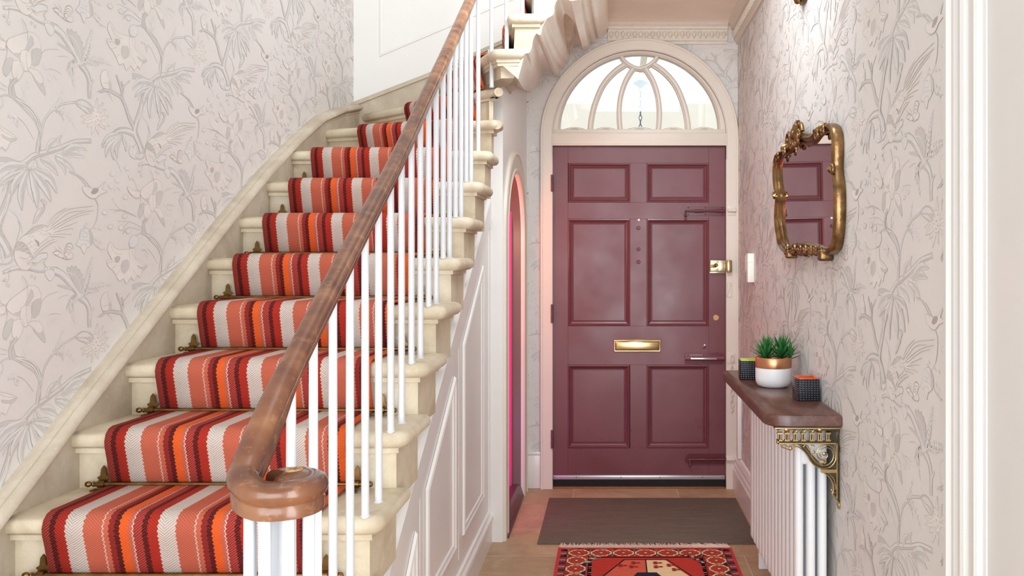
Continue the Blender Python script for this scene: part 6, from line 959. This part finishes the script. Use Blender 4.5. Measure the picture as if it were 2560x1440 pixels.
bribbon(mb, [(762, 800), (830, 830), (890, 890), (930, 970), (940, 1060), (925, 1120), (950, 1170), (1000, 1220), (1010, 1290)], 16)
bribbon(mb, [(790, 785), (870, 820), (930, 880), (960, 950), (975, 1040)], 13)
bribbon(mb, [(900, 1050), (940, 1045), (980, 1050)], 16); bribbon(mb, [(905, 1100), (940, 1100), (985, 1095)], 16)
bribbon(mb, [(200, 430), (240, 410), (290, 440), (330, 425), (375, 405), (385, 450)], 14)
for (x, y, r) in ((805, 540, 30), (320, 462, 30), (655, 522, 16), (790, 662, 18), (915, 1060, 16), (1025, 1275, 22), (262, 190, 40), (742, 190, 40)):
    a, b = bp(x, y); mb.sphere((a, BY - 0.006, b), r / 5.762 / SB, 12, sy=0.5)
for cx_ in (165, 270, 390, 505, 627, 740, 860):
    for y0_, y1_, w in ((232, 256, 36), (335, 356, 36)):
        mb.prism([bp(cx_ - w, y0_), bp(cx_ + w, y0_), bp(cx_ + w, y1_), bp(cx_ - w, y1_)], lambda x, z, h: (x, h, z), BY - 0.010, BY + 0.004)
    for sx_ in (-16, 14):
        a, b = bp(cx_ + sx_, 258); c, d = bp(cx_ + sx_, 335); mb.tube([(a, BY - 0.004, b), (c, BY - 0.004, d)], 0.0026, 8)
for a, b in ((270, 390), (390, 505), (505, 627), (627, 740)):
    bribbon(mb, [(a + 8, 232), ((a + b) / 2 - 30, 198), ((a + b) / 2, 188), ((a + b) / 2 + 30, 198), (b - 8, 232)], 15)
a, b = bp(1058, 462); mb.sphere((a, BY - 0.002, b), 0.021, 12, sx=0.35, sy=0.7, sz=1)
mb.build('brass_tracery', M['brasshi'], br, smooth=0.7)
mb = MB()
for pl in ([(95, 172), (1062, 172), (1062, 232), (900, 215), (800, 205), (700, 232), (627, 205), (505, 205), (390, 205), (330, 205), (200, 190), (140, 215)],
           [(130, 356), (985, 356), (985, 380), (130, 380)], [(990, 380), (1040, 172), (1050, 1240), (1000, 1230)],
           [(420, 400), (540, 420), (620, 540), (760, 690), (880, 680), (950, 620), (985, 640), (985, 760), (780, 752), (690, 720), (600, 640), (540, 530), (480, 460)],
           [(790, 800), (985, 815), (985, 1200), (945, 1120), (965, 1000), (900, 880)]):
    mb.prism([bp(*p) for p in pl], lambda x, z, h: (x, h, z), BY + 0.001, BY + 0.005)
for cx_ in (165, 270, 390, 505, 627, 740, 860, 960): mb.prism([bp(cx_ - 24, 230), bp(cx_ + 24, 230), bp(cx_ + 24, 358), bp(cx_ - 24, 358)], lambda x, z, h: (x, h, z), BY + 0.001, BY + 0.005)
o = mb.build('dark_ground', M['brassdk'], br, smooth=0.4); o['label'] = 'darkened brass behind the raised pattern'
# ------------------------------------------------------------------ things on the shelf
SZ = 0.879
pot = empty('plant_pot', (0.655, 3.545, SZ), 'round white plant pot with a copper band and two green succulents on the shelf', 'potted plant')
mb = MB(); mb.lathe([(0.0, 0.0), (0.052, 0.0), (0.064, 0.006), (0.0705, 0.018), (0.0725, 0.035), (0.0725, 0.078)], (0.655, 3.545, SZ), 40, caps=False); mb.build('pot', M['ceramic'], pot, smooth=0.8)
mb = MB(); mb.lathe([(0.0727, 0.078), (0.0735, 0.080), (0.0735, 0.118), (0.0725, 0.120), (0.069, 0.120), (0.068, 0.118), (0.067, 0.095)], (0.655, 3.545, SZ), 40, caps=False); o = mb.build('band', M['copper'], pot, smooth=0.8); o['label'] = 'copper band'
mb = MB(); mb.lathe([(0.0, 0.108), (0.068, 0.106)], (0.655, 3.545, SZ), 24, caps=False); mb.build('soil', M['soil'], pot, smooth=0)
random.seed(11)
def rosette(cx_, cy, cz, n, ln, mats):
    mb = MB()
    for k in range(n):
        t = k / n; az = k * 2.39996; el = radians(12 + 72 * t ** 0.9) + random.uniform(-0.08, 0.08); L_ = ln * (0.72 + 0.38 * random.random()) * (1.0 if t < 0.8 else 0.9)
        d = Vector((cos(az) * cos(el), sin(az) * cos(el), sin(el))); s_ = Vector((-sin(az), cos(az), 0)); u = d.cross(s_)
        b = Vector((cx_, cy, cz + 0.028 * t)) ; w = 0.0062; vs = []; nn = 7
        for i in range(nn + 1):
            f = i / nn; c_ = b + d * L_ * f + Vector((0, 0, 0.010 * f * f * (1 if el < 0.9 else 0))) ; ww = w * (0.7 + 0.9 * f if f < 0.35 else 1.015 * (1 - ((f - 0.35) / 0.65) ** 1.6) + 0.001)
            vs += [c_ - s_ * ww, c_ + u * ww * 0.45, c_ + s_ * ww, c_ - u * ww * 0.1]
        mb.add(vs, [(i * 4 + q, (i + 1) * 4 + q, (i + 1) * 4 + (q + 1) % 4, i * 4 + (q + 1) % 4) for i in range(nn) for q in range(4)] + [tuple(range(nn * 4, nn * 4 + 4))], 0 if k % 3 else 1)
    mb.build('succulent', mats, pot, smooth=0.9)
rosette(0.625, 3.535, SZ + 0.112, 54, 0.082, [M['leaf'], M['leafdk']]); rosette(0.690, 3.55, SZ + 0.112, 54, 0.085, [M['leaf'], M['leafdk']]); rosette(0.722, 3.54, SZ + 0.112, 12, 0.055, [M['leaf'], M['leafdk']])
def cube_holder(name, cx_, cy, s_, rot, glaze, label):
    e = empty(name, (cx_, cy, SZ), label, 'candle holder'); mb = MB(); t = 0.005; h = s_ * 1.02
    for a, b, c, d in ((-s_ / 2, s_ / 2, -s_ / 2, -s_ / 2 + t), (-s_ / 2, s_ / 2, s_ / 2 - t, s_ / 2), (-s_ / 2, -s_ / 2 + t, -s_ / 2, s_ / 2), (s_ / 2 - t, s_ / 2, -s_ / 2, s_ / 2)): mb.box(a, b, c, d, 0, h, 0.0022)
    mb.box(-s_ / 2 + 0.002, s_ / 2 - 0.002, -s_ / 2 + 0.002, s_ / 2 - 0.002, 0.0, 0.006, 0.001)
    R_ = Matrix.Translation((cx_, cy, SZ)) @ Matrix.Rotation(rot, 4, 'Z'); mb.v = [R_ @ Vector(p) for p in mb.v]; mb.build('cup', M['weave'], e, smooth=0.6)
    mb = MB(); k = s_ / 2 - t * 0.6; j = k - 0.004
    for a, b, c, d in ((-k, k, -k, -j), (-k, k, j, k), (-k, -j, -k, k), (j, k, -k, k)): mb.box(a, b, c, d, 0.006, h + 0.0035, 0.0015)
    mb.box(-j, j, -j, j, 0.006, 0.03)
    mb.v = [R_ @ Vector(p) for p in mb.v]; o = mb.build('glazed_lining', glaze, e, smooth=0.6)
cube_holder('tealight_cube', 0.7135, 3.215, 0.079, radians(4), M['orange'], 'small black woven-textured ceramic cube with an orange glazed inside, nearest on the shelf')
cube_holder('tealight_cube', 0.590, 3.775, 0.079, radians(-3), M['lime'], 'small black woven-textured ceramic cube with a lime green inside, half behind the plant pot')

# ------------------------------------------------------------------ mirror
def mp(px, py, X=0.739):
    s_ = (px - 1530) / X; return (2183 / s_, 1.4 + (645 - py) / s_)
OUT = [mp(*p) for p in [(1946, 382), (1965, 372), (1978, 348), (1995, 333), (2015, 337), (2035, 335), (2052, 318), (2068, 311), (2081, 315), (2089, 340), (2090, 385), (2089, 420), (2094, 465), (2095, 510), (2094, 560), (2090, 600), (2083, 625), (2066, 636), (2045, 632), (2015, 632), (1985, 632), (1967, 632), (1952, 618), (1945, 585), (1941, 550), (1942, 515), (1944, 490), (1939, 465), (1937, 430), (1939, 400)]]
mir_ = empty('wall_mirror', (XR - 0.02, 3.4, 1.6), 'gilt rococo mirror with leafy scrolls hanging on the papered right wall', 'mirror')
cen = Vector((3.38, 1.62))
O = crm([Vector(p) for p in OUT], 4, True); nO = len(O)
def scale_in(p, d):
    v = (cen - p); v = Vector((v.x * 0.85, v.y)); return p + v.normalized() * d
prof = [(0.0, 0.0), (-0.006, 0.010), (-0.006, 0.030), (0.0, 0.036), (0.010, 0.040), (0.020, 0.034), (0.026, 0.024), (0.032, 0.028), (0.040, 0.024), (0.046, 0.008)]
vs = []
for p in O:
    for d, h in prof: q = scale_in(p, d); vs.append(f_right(q.x, q.y, h))
n = len(prof); mb = MB(); mb.add(vs, [(i * n + k, ((i + 1) % nO) * n + k, ((i + 1) % nO) * n + k + 1, i * n + k + 1) for i in range(nO) for k in range(n - 1)])
mb.build('frame', M['gilt'], mir_, smooth=0.9)
mb = MB(); mb.prism([tuple(scale_in(p, 0.036)) for p in O], lambda u, v, h: (XR - h - 0.010 * (v - 1.45), u, v), 0.002, 0.013); mb.build('mirror_glass', M['mirror'], mir_, smooth=0)
# carved ornament
def scroll(mb, u, v, r, a0, turns, sgn=1, w=0.009, h=0.040):
    pts = []
    for k in range(26):
        t = k / 25; a = a0 + sgn * turns * 2 * pi * t; R = r * (1 - 0.82 * t); pts.append(f_right(u + R * cos(a), v + R * sin(a), h + 0.006 * t))
    mb.tube(pts, [w * (1 - 0.5 * k / 25) for k in range(26)], 8)
    mb.sphere(pts[-1], w * 0.9, 8)
def leaf(mb, u, v, ang, ln, w, h=0.036):
    vs = []; nn = 8
    for i in range(nn + 1):
        f = i / nn; c = Vector((u, v)) + Vector((cos(ang + 0.5 * f), sin(ang + 0.5 * f))) * ln * f; N = Vector((-sin(ang + 0.5 * f), cos(ang + 0.5 * f))); k = sin(pi * min(0.98, 0.12 + 0.86 * f)) * w * (1 + 0.2 * (i % 2)); lift = h + 0.014 * sin(pi * f)
        vs += [f_right(*(c - N * k), lift - 0.005), f_right(*c, lift + 0.006), f_right(*(c + N * k), lift - 0.005), f_right(*c, lift - 0.012)]
    mb.add(vs, [(i * 4 + q, (i + 1) * 4 + q, (i + 1) * 4 + (q + 1) % 4, i * 4 + (q + 1) % 4) for i in range(nn) for q in range(4)] + [(0, 1, 2, 3), tuple(range(nn * 4, nn * 4 + 4))])
mb = MB()   # crest
cu, cv = mp(1995, 340)
for k in range(7):
    a = pi / 2 + (k - 3) * 0.36; leaf(mb, cu - 0.012 * (k - 3), cv - 0.030, a - 0.25, 0.050 + 0.014 * (3 - abs(k - 3)), 0.016, 0.034)
scroll(mb, cu + 0.11, cv - 0.01, 0.045, 0.0, 1.2, 1); scroll(mb, cu - 0.10, cv + 0.0, 0.040, pi, 1.2, -1); scroll(mb, cu + 0.04, cv - 0.02, 0.03, 0.3, 1.1, -1); scroll(mb, cu - 0.04, cv - 0.02, 0.03, 2.6, 1.1, 1)
mb.sphere(f_right(cu, cv + 0.005, 0.045), 0.020, 12, sx=0.8)
o = mb.build('crest', M['gilt'], mir_, smooth=1.0); o['label'] = 'carved leaf and shell crest'
mb = MB()
for px, py, a in ((1950, 388, 2.4), (1968, 374, 1.2), (2050, 330, 1.9), (2066, 322, 0.9), (1943, 480, 3.0), (2090, 418, 0.2)):
    u, v = mp(px, py); leaf(mb, u, v - 0.012, a, 0.034, 0.011, 0.036); scroll(mb, u, v - 0.01, 0.022, a, 1.0, 1, 0.007, 0.038)
for px in (1975, 1992, 2008, 2022, 2036, 2048, 2062):
    u, v = mp(px, 630); leaf(mb, u, v + 0.012, -pi / 2 + 0.3 * ((px % 3) - 1), 0.032, 0.018, 0.032); scroll(mb, u + 0.01, v + 0.012, 0.022, 0.5 * px, 1.0, 1 if px % 2 else -1, 0.007, 0.036)
u, v = mp(2062, 638); mb.box(XR - 0.05, XR, u - 0.02, u + 0.02, v - 0.02, v + 0.02, 0.008); u, v = mp(1975, 634); mb.box(XR - 0.045, XR, u - 0.02, u + 0.02, v - 0.02, v + 0.015, 0.008)
mb.build('carved_leaves', M['gilt'], mir_, smooth=1.0)
# ------------------------------------------------------------------ sensor on the right wall, sconce tip above
sn = empty('door_sensor', (XR, 4.8, 1.33), 'white plastic alarm sensor on the right wall beside the door frame', 'sensor')
mb = MB(); mb.box(XR - 0.036, XR, 4.70, 4.76, 1.268, 1.425, 0.005); mb.box(XR - 0.037, XR - 0.01, 4.698, 4.762, 1.378, 1.381, 0.0); mb.build('sensor_body', M['plastic'], sn, smooth=0.6)
mb = MB(); mb.box(XR - 0.030, XR, 4.80, 4.84, 1.325, 1.415, 0.005); mb.box(XR - 0.02, XR, 4.76, 4.81, 1.272, 1.292, 0.003); mb.build('magnet', M['plastic'], sn, smooth=0.6)
sc_ = empty('wall_sconce', (XR, 3.46, 2.5), 'brass wall light at the top of the right wall, only its lower tip in view', 'wall light')
mb = MB(); mb.prism(fillet([(3.38, 2.45), (3.42, 2.41), (3.50, 2.41), (3.54, 2.45), (3.54, 2.75), (3.38, 2.75)], [0.01] * 6, 3), f_right, 0, 0.012); mb.build('back_plate', M['brass'], sc_, smooth=0.5)
mb = MB(); mb.tube([f_right(3.46, 2.50, 0.01), f_right(3.46, 2.46, 0.06), f_right(3.46, 2.50, 0.11), f_right(3.46, 2.58, 0.12)], 0.009, 10); mb.lathe([(0.0, 2.405), (0.012, 2.41), (0.02, 2.43), (0.016, 2.46)], (XR - 0.03, 3.46, 0), 8); mb.build('arm', M['brass'], sc_, smooth=0.8)

# ------------------------------------------------------------------ door mat and rug
mb = MB(); mb.box(-0.365, 0.718, 4.265, 5.07, 0.0, 0.008, 0.002); tag(mb.build('door_mat', M['mat'], smooth=0.5), 'plain grey-brown fibre mat in front of the door', 'doormat')
rug = empty('rug', (0.16, 3.5, 0), 'red and navy patterned oriental rug with cream fringe, in front of the grey mat', 'rug')
RX0, RX1, RY1, RY0 = -0.258, 0.575, 4.20, 2.75; RM = [M['rug_' + k] for k in ('red', 'redlt', 'rededge', 'cream', 'navy', 'line', 'deep', 'teal')]; RI = {k: i for i, k in enumerate(('red', 'redlt', 'rededge', 'cream', 'navy', 'line', 'deep', 'teal'))}
mb = MB(); mb.box(RX0, RX1, RY0, RY1, 0.0, 0.008, 0.003, RI['rededge'])
def rp(poly, c, k): mb.add([(a, b, 0.008 + 0.00008 * k) for a, b in poly], [tuple(range(len(poly)))], RI[c])
def rrect(a, b, c, d, col, k): rp([(a, c), (b, c), (b, d), (a, d)], col, k)
def jag(cx_, cy, rx, ry, n, amp):
    out = []
    for i in range(n * 2):
        a = 2 * pi * i / (n * 2); k = 1 if i % 2 == 0 else 1 - amp; c_, s_ = cos(a), sin(a); f = 1 / max(abs(c_), abs(s_), (abs(c_) + abs(s_)) / 1.35); out.append((cx_ + rx * c_ * f * k, cy + ry * s_ * f * k))
    return out
def octo(cx_, cy, rx, ry): return [(cx_ + rx * a, cy + ry * b) for a, b in ((-1, -0.35), (-0.5, -1), (0.5, -1), (1, -0.35), (1, 0.35), (0.5, 1), (-0.5, 1), (-1, 0.35))]
def medal(cx_, cy, rx, ry):
    rp(octo(cx_, cy, rx, ry), 'line', 3); rp(octo(cx_, cy, rx * 0.96, ry * 0.95), 'cream', 4)
    rp(jag(cx_, cy, rx * 0.89, ry * 0.90, 11, 0.17), 'line', 5); rp(jag(cx_, cy, rx * 0.83, ry * 0.82, 11, 0.17), 'red', 6)
    rp([(cx_ - rx * 0.3, cy), (cx_, cy - ry * 0.3), (cx_ + rx * 0.3, cy), (cx_, cy + ry * 0.3)], 'line', 7); rp([(cx_ - rx * 0.2, cy), (cx_, cy - ry * 0.18), (cx_ + rx * 0.2, cy), (cx_, cy + ry * 0.18)], 'cream', 8)
    for s1 in (-1, 1):
        for s2 in (-1, 1): rp([(cx_ + s1 * rx * 0.3, cy + s2 * ry * 0.30), (cx_ + s1 * rx * 0.5, cy + s2 * ry * 0.16), (cx_ + s1 * rx * 0.42, cy + s2 * ry * 0.42)], 'deep', 7)
ex = 0.014; bw = 0.030
rrect(RX0 + ex, RX1 - ex, RY0 + ex, RY1 - 0.012, 'red', 1)
for i in range(60):    # guard stripes at the sides
    y = RY1 - 0.03 - i * 0.022
    for x0, x1 in ((RX0 + ex + 0.002, RX0 + ex + bw), (RX1 - ex - bw, RX1 - ex - 0.002)):
        rrect(x0, x1, y - 0.020, y - 0.002, ('navy', 'deep', 'teal', 'deep')[i % 4], 2); rrect(x0, x1, y - 0.002, y, 'line', 2)
for x in (RX0 + ex + bw, RX1 - ex - bw - 0.002, RX0 + 0.148, RX1 - 0.150): rrect(x, x + 0.0025, RY0, RY1 - 0.028, 'line', 3)
for i in range(46):
    x = RX0 + 0.03 + i * 0.0168; rrect(x, x + 0.008, RY1 - 0.009, RY1 - 0.006, 'line', 2)
for i in range(14):
    x = RX0 + 0.05 + i * 0.056; rp([(x - 0.02, RY1 - 0.020), (x - 0.005, RY1 - 0.015), (x + 0.02, RY1 - 0.022), (x, RY1 - 0.027)], ('teal', 'navy', 'deep')[i % 3], 2)
rrect(RX0 + 0.05, RX1 - 0.05, RY1 - 0.032, RY1 - 0.030, 'line', 2)
W_ = (RX1 - RX0 - 0.10) / 7; yc = RY1 - 0.078
for i in range(7): medal(RX0 + 0.05 + W_ * (i + 0.5), yc, W_ * 0.5, 0.046)
for i in range(8):
    x = RX0 + 0.05 + W_ * i; c = 'navy' if i % 2 else 'deep'
    for s1 in (1, -1): rp([(x - 0.030, yc + s1 * 0.046), (x + 0.030, yc + s1 * 0.046), (x + 0.006, yc + s1 * 0.026), (x - 0.006, yc + s1 * 0.026)], c if s1 > 0 else ('deep' if i % 2 else 'navy'), 2); rp([(x - 0.006, yc + s1 * 0.040), (x + 0.006, yc + s1 * 0.040), (x, yc + s1 * 0.033)], 'cream', 3)
rrect(RX0 + 0.05, RX1 - 0.05, yc - 0.052, yc - 0.050, 'line', 3)
for j in range(11):
    y = yc - 0.104 - 0.107 * j
    for x in (RX0 + 0.095, RX1 - 0.095): medal(x, y, 0.047, 0.051)
    for x in (RX0 + 0.049, RX0 + 0.141, RX1 - 0.049, RX1 - 0.141):
        s1 = 1 if x in (RX0 + 0.049, RX1 - 0.141) else -1; rp([(x, y - 0.078), (x, y - 0.028), (x + s1 * 0.028, y - 0.050), (x + s1 * 0.028, y - 0.056)], 'navy' if s1 < 0 else 'deep', 2)
rrect(RX0 + 0.150, RX1 - 0.153, RY0 + 0.1, yc - 0.056, 'redlt', 1)
rrect(RX0 + 0.166, RX1 - 0.170, RY0 + 0.1, yc - 0.066, 'red', 2)
for i in range(40):
    y = yc - 0.06 - i * 0.024
    for x in (RX0 + 0.152, RX1 - 0.170): rrect(x, x + 0.014, y - 0.012, y, ('deep', 'line', 'teal')[i % 3], 3)
mx = 0.155; my = RY1 - 0.50
rp(octo(mx, my, 0.20, 0.335), 'line', 3); rp(octo(mx, my, 0.192, 0.325), 'redlt', 4)
rp([(mx + 0.003, my + 0.02), (mx + 0.16, my + 0.02), (mx + 0.19, my + 0.10), (mx + 0.09, my + 0.322), (mx + 0.003, my + 0.322)], 'cream', 5); rrect(mx - 0.003, mx + 0.003, my, my + 0.33, 'line', 6)
rp([(mx - 0.16, my - 0.02), (mx - 0.003, my - 0.02), (mx - 0.003, my - 0.322), (mx - 0.09, my - 0.322), (mx - 0.19, my - 0.10)], 'cream', 5)
rp(octo(mx, my, 0.085, 0.165), 'line', 7); rp(octo(mx, my, 0.08, 0.157), 'navy', 8); rp(octo(mx, my, 0.03, 0.11), 'red', 9)
for (ax, ay) in ((0.05, 0.285), (0.11, 0.255), (0.05, 0.235), (0.13, 0.20), (-0.05, 0.285), (-0.11, 0.25), (-0.06, 0.235)):
    for a in (0, 2.1, 4.2): rp([(mx + ax + 0.014 * cos(a) + 0.012 * cos(b), my + ay + 0.012 * sin(a) + 0.010 * sin(b)) for b in [2 * pi * k / 8 for k in range(8)]], 'deep', 7)
    rrect(mx + ax - 0.02, mx + ax + 0.01, my + ay - 0.003, my + ay, 'line', 8)
for (ax, ay, c) in ((-0.245, 0.345, 'teal'), (-0.22, 0.375, 'teal'), (-0.27, 0.30, 'teal'), (0.22, 0.365, 'navy'), (0.24, 0.33, 'navy'), (0.26, 0.29, 'navy'), (0.19, 0.385, 'navy')):
    rp(jag(mx + ax, my + ay, 0.030, 0.017, 6, 0.45), c, 7); rp(octo(mx + ax, my + ay, 0.008, 0.005), 'cream', 8)
mb.build('woven_pile', RM, rug, smooth=0)
mb = MB(); random.seed(5)
rrect2 = mb.box(RX0 + 0.01, RX1 - 0.01, RY1 - 0.002, RY1 + 0.026, 0.004, 0.0095, 0.001)
for k in range(300):
    x = RX0 + 0.004 + (RX1 - RX0 - 0.008) * k / 300; e = 0.035 + 0.030 * random.random(); s1 = random.uniform(-0.012, 0.012) - (0.02 if x > 0.4 else 0)
    mb.tube([(x, RY1 - 0.002, 0.010), (x + s1 * 0.5, RY1 + e * 0.5, 0.0125), (x + s1, RY1 + e, 0.0100)], [0.0017, 0.0014, 0.0009], 4, caps=False)
o = mb.build('fringe', M['fringe'], rug, smooth=0); o['label'] = 'cream knotted cotton fringe';
